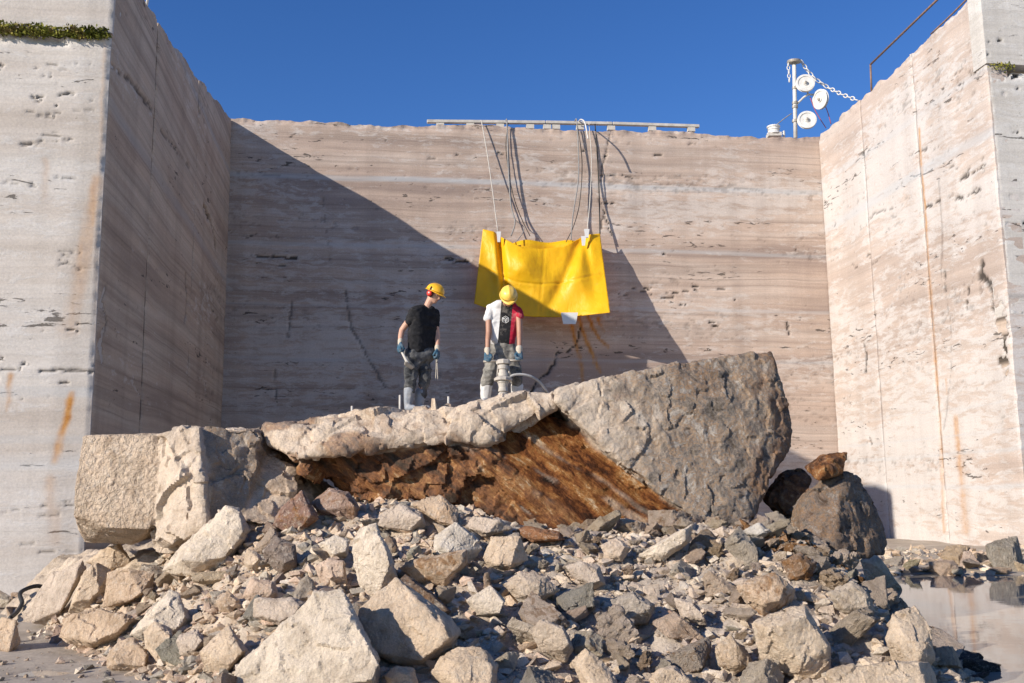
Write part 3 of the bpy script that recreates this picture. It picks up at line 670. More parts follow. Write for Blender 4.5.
CREAM, PALE, GREY, TAN, PINK, DARK, RUST, BROWN = ((0.68, 0.545, 0.41), (0.76, 0.66, 0.54), (0.61, 0.51, 0.42), (0.62, 0.475, 0.345), (0.64, 0.49, 0.385), (0.20, 0.15, 0.12), (0.34, 0.17, 0.09), (0.26, 0.17, 0.11))
KEY = [  # outline as seen, colour, rust amount, (ridge shift), label
 ([(31, 623), (33, 599), (53, 572), (83, 559), (86, 569), (71, 595), (55, 627)], GREY, 0.0, 'smooth grey slab leaning at the left foot of the heap'),
 ([(67, 614), (83, 572), (98, 563), (111, 569), (104, 599), (89, 613)], CREAM, 0.1, 'upright tan rock beside the leaning grey slab'),
 ([(102, 608), (107, 572), (128, 568), (155, 572), (153, 593), (131, 604)], TAN, 0.2, 'boxy tan rock below the cream block, left of the white pointed rock'),
 ([(85, 562), (100, 551), (119, 541), (135, 566), (110, 572)], CREAM, 0.1, 'cream rock just under the corner of the great block'),
 ([(59, 637), (64, 617), (98, 609), (140, 620), (122, 640), (89, 653)], TAN, 0.1, 'low wide rock lying in mud at the left foot'),
 ([(128, 636), (150, 610), (169, 589), (179, 593), (192, 622), (175, 648), (143, 642)], PALE, 0.0, 'white sharply pointed rock in front left'),
 ([(105, 658), (119, 640), (134, 637), (149, 655), (146, 670), (125, 676), (107, 668)], TAN, 0.0, 'rounded tan rock at the muddy front left edge'),
 ([(143, 631), (155, 621), (172, 629), (176, 655), (160, 665), (146, 648)], CREAM, 0.0, 'squarish rock leaning on the white pointed rock'),
 ([(-14, 632), (2, 617), (13, 620), (20, 643), (4, 660), (-16, 657)], TAN, 0.0, 'tan rock cut off by the left edge of view'),
 ([(160, 571), (180, 549), (225, 505), (240, 508), (249, 530), (226, 570), (188, 577)], PALE, 0.0, 'large pale diagonal slab lying against the great cream block'),
 ([(229, 688), (239, 661), (266, 640), (299, 617), (317, 592), (342, 588), (352, 608), (379, 664), (378, 690), (300, 700)], PALE, 0.05, 'biggest pale foreground rock at bottom left of centre'),
 ([(253, 617), (254, 599), (290, 597), (308, 604), (300, 616), (281, 626)], GREY, 0.0, 'flat grey rock on top of the biggest foreground rock'),
 ([(199, 652), (228, 623), (236, 640), (248, 650), (225, 676), (204, 671)], CREAM, 0.0, 'pointed cream rock left of the biggest foreground rock'),
 ([(176, 640), (180, 634), (198, 629), (208, 641), (195, 659), (180, 655)], GREY, 0.0, 'grey rock between two pointed rocks in front left'),
 ([(262, 551), (275, 535), (296, 544), (298, 568), (281, 574), (266, 563)], (0.27, 0.22, 0.19), 0.2, 'dark rock full of holes in the left middle of the heap'),
 ([(243, 562), (247, 548), (257, 552), (264, 560), (257, 571), (248, 571)], CREAM, 0.0, 'small smooth cream wedge left of the dark holed rock'),
 ([(272, 525), (281, 507), (302, 489), (312, 508), (320, 519), (293, 537)], (0.30, 0.19, 0.15), 0.8, 'maroon and cream rock under the right end of the great block'),
 ([(312, 503), (329, 487), (349, 492), (360, 508), (355, 524), (318, 512)], (0.38, 0.27, 0.22), 0.6, 'blocky rock with pale top and maroon front beneath the undercut'),
 ([(350, 551), (360, 527), (376, 523), (392, 555), (397, 577), (376, 600), (360, 590)], PALE, 0.0, 'upright whitish slab in the middle of the heap'),
 ([(314, 566), (329, 559), (344, 560), (347, 584), (323, 588)], PINK, 0.0, 'pinkish squared rock left of the upright whitish slab'),
 ([(242, 597), (251, 578), (276, 581), (279, 596), (258, 606)], PINK, 0.1, 'pinkish rock above the flat grey rock'),
 ([(355, 622), (360, 608), (396, 577), (416, 599), (452, 617), (461, 632), (455, 646), (419, 668), (390, 662), (366, 650)], CREAM, 0.05, 'large smooth cream slab right of the biggest foreground rock'),
 ([(398, 568), (410, 560), (440, 554), (467, 549), (469, 563), (443, 591), (413, 580)], TAN, 0.75, 'rust-stained block behind the large smooth cream slab'),
 ([(433, 552), (434, 536), (455, 522), (473, 534), (483, 548), (470, 566), (446, 562)], (0.72, 0.65, 0.56), 0.0, 'bright white angular rock at centre of the heap'),
 ([(430, 672), (440, 656), (458, 646), (485, 649), (498, 664), (496, 692), (449, 695)], CREAM, 0.0, 'rounded cream rock at bottom centre'),
 ([(372, 524), (384, 511), (399, 502), (422, 513), (425, 526), (405, 534)], GREY, 0.0, 'grey domed rock beneath the rusty flank'),
 ([(412, 503), (440, 494), (458, 510), (457, 531), (430, 524)], TAN, 0.3, 'dusty tan rock tucked below the rusty flank at centre'),
 ([(464, 527), (473, 516), (500, 519), (514, 529), (485, 537)], GREY, 0.0, 'crusty flat grey rock above the centre'),
 ([(512, 531), (526, 526), (560, 532), (567, 541), (532, 542)], RUST, 0.5, 'flat brick-red speckled rock at the foot of the rusty flank'),
 ([(482, 558), (491, 537), (520, 536), (528, 560), (510, 570), (488, 568)], CREAM, 0.1, 'cream rock right of the bright white rock'),
 ([(636, 556), (655, 545), (671, 536), (693, 524), (690, 542), (660, 562)], PALE, 0.0, 'long pale slab below the grey face of the huge boulder'),
 ([(565, 566), (580, 561), (600, 566), (606, 584), (592, 590), (574, 578)], GREY, 0.0, 'tilted bluish grey slab right of centre'),
 ([(530, 632), (540, 619), (564, 626), (574, 650), (566, 663), (540, 650)], (0.58, 0.48, 0.38), 0.0, 'grey-beige blocky rock at lower centre right'),
 ([(571, 660), (585, 647), (611, 668), (622, 692), (585, 695)], CREAM, 0.0, 'pointed beige rock cut off at bottom right of centre'),
 ([(714, 648), (730, 633), (748, 652), (754, 665), (733, 674), (718, 666)], (0.56, 0.44, 0.32), 0.15, 'rounded tan boulder in the grey clods at lower right'),
 ([(673, 597), (688, 600), (702, 614), (708, 627), (680, 620)], GREY, 0.0, 'pale grey wedge in the clods right of centre'),
 ([(648, 680), (660, 668), (675, 665), (698, 684), (690, 695), (655, 695)], CREAM, 0.0, 'beige rock at bottom edge left of the rounded tan boulder'),
 ([(751, 622), (775, 612), (804, 605), (818, 629), (831, 647), (830, 690), (799, 680), (760, 660)], (0.70, 0.575, 0.44), 0.2, 'large cream squared block at lower right of the heap'),
 ([(736, 586), (755, 577), (776, 572), (796, 590), (788, 610), (761, 617), (745, 602)], TAN, 0.7, 'rust-tinged tan rock above the large cream squared block'),
 ([(860, 560), (874, 552), (890, 572), (905, 593), (883, 598), (866, 580)], (0.70, 0.57, 0.43), 0.1, 'smooth cream slab high on the right slope'),
 ([(884, 640), (893, 614), (915, 605), (931, 629), (936, 660), (918, 686), (895, 662)], (0.65, 0.53, 0.405), 0.1, 'tall beige rock on the right slope beside the pool'),
 ([(826, 672), (850, 666), (874, 665), (930, 662), (938, 690), (880, 698), (830, 695)], (0.65, 0.53, 0.405), 0.0, 'flat broad beige rock at bottom right corner of heap'),
 ([(827, 592), (853, 580), (868, 590), (876, 611), (859, 625), (835, 608)], (0.53, 0.45, 0.36), 0.1, 'crumbly grey-beige rock in the middle of the right slope'),
 ([(740, 532), (758, 522), (775, 532), (757, 540)], (0.66, 0.62, 0.56), 0.0, 'small white rock below the shaded gap'),
 ([(398, 580), (405, 573), (430, 590), (452, 612), (447, 618), (420, 602)], DARK, 0.5, 'narrow dark brown shard on the edge of the smooth cream slab'),
 ([(318, 544), (335, 535), (350, 540), (348, 556), (330, 560)], PALE, 0.0, 'whitish rock above the pinkish squared rock'),
 ([(500, 583), (520, 572), (545, 576), (560, 590), (540, 604), (515, 598)], (0.64, 0.525, 0.41), 0.0, 'beige slabby rock at centre right of heap'),
 ([(466, 600), (490, 585), (505, 600), (498, 615), (474, 616)], PALE, 0.0, 'thin pale splintered rock right of the smooth cream slab'),
 ([(600, 545), (616, 537), (632, 548), (622, 562), (606, 560)], (0.64, 0.52, 0.41), 0.1, 'cream rock at the tip of the rusty flank'),
 ([(610, 600), (632, 590), (655, 604), (648, 626), (622, 624)], (0.48, 0.42, 0.36), 0.0, 'lumpy grey clod right of centre'),
 ([(780, 560), (800, 552), (818, 562), (810, 580), (788, 580)], BROWN, 0.8, 'brown earthy clod below the dark pyramid boulder'),
 ([(215, 600), (228, 590), (240, 600), (232, 614), (219, 612)], TAN, 0.1, 'tan rock above the pointed cream rock'),
 ([(384, 676), (396, 665), (415, 668), (420, 690), (392, 695)], TAN, 0.0, 'small tan rock between the smooth slab and bottom edge'),
]
random.seed(4); rng = np.random.default_rng(4)
foot = []
for i, (poly, colr, rust, lab) in enumerate(KEY):
    cx = sum(p[0] for p in poly) / len(poly); cy = sum(p[1] for p in poly) / len(poly); yb = max(p[1] for p in poly)
    d0 = hit_pile(cx, 0.35 * cy + 0.65 * yb)[1]
    if cy < 548 and 150 < cx < 700: d0 = min(d0, 11.45)
    rp = np.mean([math.hypot(p[0] - cx, p[1] - cy) for p in poly]); r = rp * d0 / FPX
    pts = [at(x, y, d0 + r * random.uniform(-0.15, 0.35)) for x, y in poly]
    ta, tb_ = random.uniform(-0.15, 0.6), random.uniform(-0.1, 0.55); fs = random.uniform(0.5, 0.78); ox, oy = random.uniform(-0.05, 0.28) * rp, random.uniform(-0.2, 0.15) * rp
    for x, y in poly:                                       # a broken plane facing mostly left and up
        if random.random() < 0.2: continue
        f = fs * random.uniform(0.85, 1.1); ex, ey = (x - cx) * f, (y - cy) * f
        pts.append(at(cx + ex + ox, cy + ey + oy, d0 - r * (0.5 + ta * ex / rp + tb_ * ey / rp)))
    for x, y in poly:
        f = random.uniform(0.55, 0.8); pts.append(at(cx + (x - cx) * f, cy + (y - cy) * f + rp * 0.1, d0 + r * random.uniform(0.6, 1.0)))
    kind = dict(bed=(0.3, 0.2, 0.93)) if i % 3 == 0 else {}
    if 'clod' in lab or 'crumbly' in lab: kind = dict(clod=0.10)
    if 'smooth' in lab: kind = dict(a1=0.03, a2=0.02, a3=0.008, fa=0.035)
    me, base, rr = rock_from(pts, max(0.009, r / 26), 100 + i, 'loose_rock', **kind)
    me.materials.append(M_key)
    o = link('loose_rock', me); o.location = base; o.color = colr + (rust,)
    tag(o, lab, 'rock', 'large loose rocks of the heap')
    foot.append((base[0], d0, r))
foot = np.array(foot)

# library of fractured shapes for the mid-size rocks
def lib_rock(seed, form):
    rg = np.random.default_rng(seed)
    if form == 'block':
        pts = np.array([(a, b, c_) for a in (-1, 1) for b in (-1, 1) for c_ in (-1, 1)], float) * np.array([0.9, rg.uniform(0.5, 0.8), rg.uniform(0.4, 0.7)])
        pts = pts * rg.uniform(0.6, 1.15, (8, 1)) + rg.normal(0, 0.10, (8, 3)); pts = np.concatenate([pts, pts[rg.integers(0, 8, 4)] * 0.7 + rg.normal(0, 0.25, (4, 3))])
    elif form == 'shard':
        pts = rg.normal(size=(7, 3)); pts /= np.linalg.norm(pts, axis=1)[:, None]; pts *= rg.uniform(0.7, 1.25, (7, 1)) * np.array([1.25, 0.75, 0.55])
    elif form == 'slab':
        a_ = np.sort(rg.uniform(0, 6.28, 7)); q = np.stack([np.cos(a_) * 1.1, np.sin(a_) * 0.8], 1) * rg.uniform(0.75, 1.1, (7, 1))
        pts = np.concatenate([np.c_[q, np.full(7, 0.2)], np.c_[q * rg.uniform(0.8, 1.05, (7, 1)), np.full(7, -0.2)]]) + rg.normal(0, 0.04, (14, 3))
    else:
        pts = rg.normal(size=(13, 3)); pts /= np.linalg.norm(pts, axis=1)[:, None]; pts *= rg.uniform(0.75, 1.1, (13, 1)) * np.array([1.1, 0.9, 0.75])
    bm = hull_bm(pts); me = remesh(bm_mesh('rock', bm), 0.045)
    roughen(me, 1.0, seed, **(dict(clod=0.22, a3=0.03) if form == 'clod' else {}))
    me.materials.append(M_rock); return me
LIB = [lib_rock(200 + i, ('block', 'shard', 'slab', 'block', 'shard')[i % 5]) for i in range(18)]
CLOD = [lib_rock(240 + i, 'clod') for i in range(6)]
def jitc(c, v=0.12): 
    k = random.uniform(1 - v, 1 + v); return tuple(min(0.8, x * k * random.uniform(0.97, 1.03)) for x in c)
used = set(); placed = []; n_mid = 0; tries = 0
AMB = ('cream rock', 'tan rock', 'grey rock', 'beige rock', 'small tan rock', 'whitish rock', 'pinkish rock', 'squarish rock')
SHORT = [l.split(' at ')[0].split(' in ')[0].split(' beside ')[0].split(' below ')[0].split(' lying')[0].split(' just ')[0].split(' leaning')[0].split(' cut ')[0].split(' left of')[0].split(' right of')[0].split(' above')[0].split(' under')[0].split(' beneath')[0].split(' between')[0].split(' on ')[0].split(' behind')[0].split(' tucked')[0].split(' high')[0] for _, _, _, l in KEY]
CEN = [(sum(p[0] for p in k[0]) / len(k[0]), sum(p[1] for p in k[0]) / len(k[0])) for k in KEY]
labs = {'L': 'small angular tan rock lying loose in the left half of the heap', 'R': 'small greyish broken rock among the clods in the right half of the heap', 'E': 'small shaded rock on the right edge slope of the heap'}
while n_mid < 225 and tries < 6000:
    tries += 1
    x = random.uniform(-6.2, 4.7); y = random.uniform(7.9, 12.4)
    h = float(pile(x, y))
    if h < 0.03 or h > 1.25: continue
    s = 0.065 + 0.19 * random.random() ** 1.7
    if len(foot) and (np.hypot(foot[:, 0] - x, foot[:, 1] - y) < foot[:, 2] * 0.75 + s * 0.4).any(): continue
    if any(math.hypot(x - a, y - b) < (s + c_) * 0.62 for a, b, c_ in placed): continue
    placed.append((x, y, s)); n_mid += 1
    right = x + random.uniform(-0.7, 0.7) > 0.5
    me = random.choice(CLOD if (right and random.random() < 0.5) else LIB)
    o = link('rubble_rock', me); o.location = (x, y, h - 0.02 + s * random.uniform(0.05, 0.35)); o.scale = (s * random.uniform(0.75, 1.4), s * random.uniform(0.75, 1.15), s * random.uniform(0.6, 1.15))
    o.rotation_euler = (random.uniform(-.75, .75), random.uniform(-.75, .75), random.uniform(0, 6.28))
    cset = [(0.63, 0.52, 0.415), (0.59, 0.49, 0.40), GREY, (0.62, 0.52, 0.42), PALE, CREAM, (0.48, 0.36, 0.25)] if right else [CREAM, CREAM, TAN, PALE, PINK, (0.46, 0.42, 0.36)]
    o.color = jitc(random.choice(cset)) + (random.choice([0, 0, 0, 0.3, 0.6]),)
    z = 'E' if x > 3.6 else ('R' if x > 0.3 else 'L')
    q_ = np.array(o.location) - EYE; zc = q_ @ cF; ppx, ppy = 512 + FPX * (q_ @ cR) / zc, 341.5 - FPX * (q_ @ cU) / zc
    lum = sum(o.color[:3]) / 3; cw = 'rusty' if o.color[3] > 0.5 else ('brown' if lum < 0.3 else ('pale' if lum > 0.56 else ('greyish' if o.color[0] / o.color[2] < 1.3 else ('pinkish' if o.color[2] / o.color[1] > 0.79 else 'tan'))))
    for ki in sorted((i_ for i_ in range(len(KEY)) if SHORT[i_] not in AMB), key=lambda i_: math.hypot(CEN[i_][0] - ppx, CEN[i_][1] - ppy)):
        dx_, dy_ = ppx - CEN[ki][0], ppy - CEN[ki][1]
        rel = ('right of' if dx_ > 0 else 'left of') if abs(dx_) > 1.6 * abs(dy_) else (('below' if dy_ > 0 else 'above') if abs(dy_) > 1.6 * abs(dx_) else ('lower ' if dy_ > 0 else 'upper ') + ('right of' if dx_ > 0 else 'left of'))
        lab = '%s%s%s rock %s %s the %s' % ('small ' if s < 0.1 else ('' if s < 0.15 else 'medium '), 'lumpy ' if me in CLOD else '', cw, 'close' if math.hypot(dx_, dy_) < 35 else 'a little way', rel, SHORT[ki])
        if lab not in used: break
    used.add(lab)
    tag(o, lab, 'rock', {'L': 'small loose rocks, left half of heap', 'R': 'small broken rocks, right half of heap', 'E': 'small rocks on the right edge of heap'}[z])

# small stones, too many to count
def stone_cloud(n, smin_, smax, seed, region, name, label, lift=0.25):
    rg = np.random.default_rng(seed); var = []
    for k in range(10):
        q = rg.normal(size=(11, 3)); q /= np.linalg.norm(q, axis=1)[:, None]; q *= rg.uniform(0.7, 1.1, (11, 1)) * np.array([1.1, 0.85, 0.6])
        bm = hull_bm(q); bmesh.ops.triangulate(bm, faces=bm.faces); bmesh.ops.recalc_face_normals(bm, faces=bm.faces); bm.verts.index_update()
        var.append((np.array([v.co[:] for v in bm.verts]), np.array([[v.index for v in f.verts] for f in bm.faces]))); bm.free()
    x, y, z, s, col = region(rg, n); VV, FF, CC = [], [], []; base = 0
    for i in range(len(x)):
        V0, F0 = var[i % 10]; a, b, c_ = rg.uniform(0, 6.28, 3)
        ca, sa, cb, sb = math.cos(a), math.sin(a), math.cos(b * 0.15), math.sin(b * 0.15)
        Rm = np.array([[ca, -sa, 0], [sa, ca, 0], [0, 0, 1]]) @ np.array([[1, 0, 0], [0, cb, -sb], [0, sb, cb]])
        VV.append((V0 * s[i]) @ Rm.T + [x[i], y[i], z[i] + s[i] * lift]); FF.append(F0 + base); base += len(V0); CC.append(np.repeat(col[i][None], len(V0), 0))
    me = mesh_np(name, np.concatenate(VV), np.concatenate(FF), False); color_attr(me, 'col', np.concatenate(CC))
    o = link(name, me, M_stone); o['kind'] = 'stuff'; tag(o, label, 'stones'); return o
PALL = np.array([CREAM, TAN, PALE, PINK, (0.42, 0.38, 0.32)]); PALR = np.array([(0.59, 0.485, 0.39), (0.63, 0.52, 0.41), (0.50, 0.42, 0.355), (0.64, 0.53, 0.41), (0.72, 0.63, 0.52)])
def heap_region(smin_, smax, pw):
    def f(rg, n):
        x = rg.uniform(-6.6, 5.0, n * 2); y = rg.uniform(7.6, 12.8, n * 2); h = pile(x, y); m = (h > -0.03)
        x, y, h = x[m][:n], y[m][:n], h[m][:n]; n = len(x); p = np.stack([x, y, x * 0], 1)
        f1, _ = worley(p * np.array([3.2, 3.2, 1]), 71); e1, _ = worley(p * np.array([8.5, 8.5, 1]), 72)
        z = np.maximum(0.0, h - 0.07 + sstep(-0.25, 0.35, h) * (0.16 * (0.5 - f1) + 0.07 * (0.5 - e1) + 0.06 * fbm(p * 2.0, 4, 74)))
        s = smin_ + (smax - smin_) * rg.random(n) ** pw
        rt = (x + rg.normal(0, 0.7, n)) > 0.4
        col = np.where(rt[:, None], PALR[rg.integers(0, 5, n)], PALL[rg.integers(0, 5, n)]) * rg.uniform(0.75, 1.15, (n, 1))
        br = (np.hypot(x - 3.5, y - 11.1) < 1.1) & (rg.random(n) < 0.8); col[br] = np.array([0.22, 0.12, 0.055]) * rg.uniform(0.6, 1.3, (br.sum(), 1))
        return x, y, z, s, col
    return f
stone_cloud(7500, 0, 0, 301, heap_region(0.022, 0.11, 1.8), 'rubble_stones', 'small broken stones filling the gaps between the rocks of the heap')
stone_cloud(20000, 0, 0, 302, heap_region(0.006, 0.024, 1.5), 'gravel', 'fine gravel and chips strewn over the heap')
def mud_region(rg, n):
    x = rg.uniform(-8.0, -2.0, n); y = rg.uniform(8.2, 17.0, n); m = (pile(x, y) < 0.06); x, y = x[m], y[m]; n = len(x)
    return x, y, ground_h(x, y), 0.01 + 0.07 * rg.random(n) ** 5, PALL[rg.integers(0, 5, n)] * 0.8
stone_cloud(1600, 0, 0, 303, mud_region, 'scattered_stones', 'stones scattered on the wet mud at the left foot of the heap')

def foot_region(rg, n):
    x = rg.uniform(5.5, 13.0, n); y = rg.uniform(18.6, 26.0, n); m = (0.11 * x + 33.6 - 0 * y > y); x, y = x[m], y[m]; n = len(x)
    return x, y, ground_h(x, y), 0.02 + 0.16 * rg.random(n) ** 3, PALL[rg.integers(0, 5, n)] * rg.uniform(0.7, 1.0, (n, 1))
stone_cloud(900, 0, 0, 304, foot_region, 'fallen_stones', 'small fallen stones on the ground under the right wall')
def one(name, px, py, Y, s, label, color, rust=0.0, grp=None, lib=None, sc=(1, 1, 1), rot=(0, 0, 0), z=None, dz=0.3):
    p = at(px, py, Y); o = link(name, lib or random.choice(LIB))
    o.location = (p[0], p[1], (p[2] if z is None else z) + s * sc[2] * dz); o.scale = tuple(s * k for k in sc); o.rotation_euler = rot
    o.color = jitc(color, 0.08) + (rust,); return tag(o, label, 'rock', grp)
# stones under the right wall, beyond the pool
fr = [(899, 543, 21.5, 0.28, 'flat pale slab at left of the stone row under the right wall', CREAM, (1.3, 1, .5)), (912, 551, 20.5, 0.34, 'greenish flat slab in the stone row under the right wall', (0.36, 0.34, 0.24), (1.6, 1, .55)),
      (935, 556, 20.3, 0.28, 'low flat stone in the stone row under the right wall', CREAM, (1.5, 1, .45)), (951, 549, 21.2, 0.34, 'tall tan stone in the stone row under the right wall', TAN, (.8, .8, 1.2)),
      (963, 548, 20.9, 0.34, 'tilted grey slab near middle of the stone row under the right wall', GREY, (1, .8, 1.1)), (948, 562, 19.8, 0.26, 'tan block at the water edge in the stone row', TAN, (1, .9, .9)),
      (968, 560, 20.0, 0.33, 'grey-tan stone at the water edge in middle of the stone row', (0.40, 0.34, 0.28), (1.1, 1, .8)), (984, 561, 20.4, 0.30, 'low tan stone left of the pointed dark rock', TAN, (1.2, 1, .7)),
      (1008, 556, 20.2, 0.36, 'pointed dark grey rock at right end of the stone row', (0.38, 0.34, 0.30), (.7, .8, 1.5)), (1024, 566, 19.9, 0.25, 'pale stone just right of the pointed dark rock', CREAM, (1, 1, .8)),
      (926, 544, 21.8, 0.25, 'small brown slab against the right wall', TAN, (1.4, 1, .4)), (915, 562, 19.9, 0.20, 'small stone at left water edge of the stone row', GREY, (1.3, 1, .6)), (1000, 568, 19.6, 0.16, 'small stone before the pointed dark rock', TAN, (1.2, 1, .8))]
fr += [(893, 556, 20.9, 0.25, 'grey stone half hidden behind the heap edge by the right wall', GREY, (1.2, 1, .7)), (940, 546, 22.0, 0.27, 'upright tan slab at the back of the stone row', TAN, (1, .6, 1.1)), (976, 551, 21.4, 0.27, 'brown stone behind the grey-tan water edge stone', (0.42, 0.32, 0.23), (1.1, .8, .9)), (991, 556, 21.0, 0.22, 'cream stone touching the pointed dark rock', CREAM, (1.1, .9, .9)), (926, 560, 20.1, 0.18, 'small cream stone at the water edge of the stone row', CREAM, (1.4, 1, .7)), (957, 566, 19.5, 0.14, 'lowest small stone at the pool edge under the right wall', PALE, (1.3, 1, .7))]
for i, (px, py, Y, s, lab, colr, sc) in enumerate(fr):
    one('wall_foot_stone', px, py, Y, s * 1.05, lab, colr, 0.1, 'stones under the right wall', LIB[i % 18], sc, (0.15 * (i % 3 - 1), 0.2 * (i % 2), i * 1.3), z=0.05, dz=0.35)
# stones along the foot of the left wall
fl = [(8, 590, 15.5, 0.30, 'pale stone at left edge by the foot of the left wall', PALE), (22, 582, 15.9, 0.26, 'cream stone at the foot of the left wall', CREAM), (36, 594, 15.2, 0.20, 'small pale stone beside the black hose loop', PALE), (2, 575, 16.4, 0.25, 'rearmost stone against the left wall', CREAM), (14, 606, 14.2, 0.17, 'small tan stone before the foot of the left wall', TAN), (46, 606, 14.4, 0.22, 'tan stone behind the leaning grey slab', TAN)]
for i, (px, py, Y, s, lab, colr) in enumerate(fl):
    one('wall_foot_stone', px, py, Y, s, lab, colr, 0, 'stones at the foot of the left wall', LIB[(i * 5 + 2) % 18], (1.1, 0.9, 1.0), (0.2, 0.1 * i, i * 2.1), z=0.04, dz=0.3)
# stones standing in the pool, heap's shadow painted into their near-black colour
for i, (px, py, Y, s, lab, sc) in enumerate([(985, 663, 9.25, 0.20, 'shade-coloured stone standing alone in the pool', (1.1, .9, .75)), (966, 657, 9.5, 0.07, 'tiny dark stone in the pool beside the lone stone', (1, 1, .8)), (973, 676, 8.85, 0.12, 'small dark stone in the pool nearest the camera', (1.2, .9, .6)),
                                             (948, 652, 9.7, 0.24, 'shade-coloured stone at the pool edge of the heap', (1.2, 1, .7)), (938, 672, 9.2, 0.22, 'dark low stone at the right foot of the heap', (1.2, 1, .6))]):
    one('pool_stone', px, py, Y, s, lab, (0.09, 0.085, 0.085), 0, 'dark stones in the pool', LIB[(i * 3 + 1) % 18], sc, (0.1, 0.2, i * 1.7), z=0.0, dz=0.25)

# ---------------------------------------------------------------- small builders
def tube_mesh(name, pts, r, sides=8, sub=8, closed=False):
    """round bar along a smooth path; r may be a list"""
    P = np.array(pts, float); n = len(P); R_ = np.full(n, r, float) if np.isscalar(r) else np.array(r, float)
    if sub > 1 and n > 2:
        Q, RR = [], []
        for i in range(n - 1):
            p0, p1, p2, p3 = P[max(i - 1, 0)], P[i], P[i + 1], P[min(i + 2, n - 1)]
            for k in range(sub):
                t_ = k / sub
                Q.append(0.5 * ((2 * p1) + (p2 - p0) * t_ + (2 * p0 - 5 * p1 + 4 * p2 - p3) * t_ ** 2 + (3 * p1 - p0 - 3 * p2 + p3) * t_ ** 3)); RR.append(R_[i] * (1 - t_) + R_[i + 1] * t_)
        Q.append(P[-1]); RR.append(R_[-1]); P, R_ = np.array(Q), np.array(RR); n = len(P)
    T = np.gradient(P, axis=0); T /= np.linalg.norm(T, axis=1)[:, None] + 1e-12
    up = np.array([0, 0, 1.0]) if abs(T[0][2]) < 0.9 else np.array([1.0, 0, 0])
    V = []
    for i in range(n):
        a = np.cross(T[i], up); a /= np.linalg.norm(a) + 1e-12; b = np.cross(a, T[i]); up = b
        for k in range(sides):
            w_ = 2 * math.pi * k / sides; V.append(P[i] + (a * math.cos(w_) + b * math.sin(w_)) * R_[i])
    F = []
    for i in range(n - 1):
        for k in range(sides):
            F.append((i * sides + k, i * sides + (k + 1) % sides, (i + 1) * sides + (k + 1) % sides, (i + 1) * sides + k))
    bm = bmesh.new(); vs = [bm.verts.new(v) for v in V]
    for f in F: bm.faces.new([vs[i] for i in f])
    bm.faces.new(vs[:sides][::-1]); bm.faces.new(vs[-sides:])
    return bm_mesh(name, bm, True)
def tube(name, pts, r, mat, parent=None, **kw):
    pts = [np.array(p, float) for p in pts]
    if parent is None:
        b = pts[0]; o = link(name, tube_mesh(name, [p - b for p in pts], r, **kw), mat); o.location = b; return o
    return link(name, tube_mesh(name, pts, r, **kw), mat, parent)
def lathe_bm(bm, prof, mat4=Matrix.Identity(4), seg=24):
    """prof: list of (radius, height) round local z"""
    rings = []
    for r, z in prof:
        rings.append([bm.verts.new(mat4 @ Vector((r * math.cos(2 * math.pi * k / seg), r * math.sin(2 * math.pi * k / seg), z))) for k in range(seg)])
    for a, b in zip(rings[:-1], rings[1:]):
        for k in range(seg): bm.faces.new((a[k], a[(k + 1) % seg], b[(k + 1) % seg], b[k]))
    bm.faces.new(rings[0][::-1]); bm.faces.new(rings[-1])
def frame(loc, zdir, xdir=(1, 0, 0)):
    z = Vector(zdir).normalized(); x = Vector(xdir); x = (x - z * x.dot(z)).normalized(); y = z.cross(x)
    m = Matrix((x, y, z)).transposed().to_4x4(); m.translation = Vector(loc); return m
def off_wall(px, py, d):                       # seen at that pixel, d metres in front of the back wall
    q = ray(px, py); p0 = CL - Vx * d; t_ = ((p0 - EYE) @ Vx) / (q @ Vx); return EYE + q * t_

M_pole = plain('weathered_white_paint', (0.62, 0.61, 0.58), 0.5, 0.15, 6, dirt=(0.30, 0.24, 0.18), dirt_amt=0.35)
M_steel = plain('dusty_steel', (0.34, 0.31, 0.27), 0.5, 0.25, 12, metal=0.4, dirt=(0.42, 0.37, 0.30), dirt_amt=0.7)
M_rusty = plain('rusty_bar', (0.22, 0.14, 0.10), 0.75, 0.3, 10)
M_rope = plain('pale_rope', (0.52, 0.49, 0.44), 0.9, 0.2, 20)
M_hose = plain('grey_hose', (0.22, 0.22, 0.22), 0.6, 0.2, 10, dirt=(0.4, 0.36, 0.3), dirt_amt=0.5)
M_black = plain('black_rubber', (0.02, 0.02, 0.02), 0.55, 0.2, 10)
M_redc = plain('red_cable', (0.35, 0.07, 0.08), 0.6, 0.1, 10)
M_conc = plain('pale_concrete', (0.50, 0.47, 0.42), 0.85, 0.2, 4)

# ---------------------------------------------------------------- yellow tarp hung before the back wall
t = NT('yellow_pvc'); c = t.coord()
k = t.ramp(t.noise(c, 1.6, 6, 0.6), [(0.3, (0.92, 0.54, 0.010)), (0.7, (0.95, 0.62, 0.016))])
k = t.mix(t.ramp(t.noise(c, 5, 8, 0.7), [(0.60, 0.0), (0.75, 0.25)]), k, (0.62, 0.46, 0.18))
M_tarp = t.done(k, 0.42, t.bump(t.noise(t.scale(c, (1, 1, 0.5)), 4, 7, 0.65, 0.8), 0.5, 0.05), 0.4)
tl = t.n.new('ShaderNodeBsdfTranslucent'); t.put(tl.inputs['Color'], k); mx = t.n.new('ShaderNodeMixShader'); mx.inputs[0].default_value = 0.3      # thin sheet lets light through
t.t.links.new(t.b.outputs[0], mx.inputs[1]); t.t.links.new(tl.outputs[0], mx.inputs[2]); t.t.links.new(mx.outputs[0], t.out.inputs[0])
tb = off_wall(540, 317, 0.9)
tarp = empty('tarp', (tb[0], tb[1], tb[2])); tag(tarp, 'bright yellow sheet hanging by ropes in front of the back wall', 'tarp')
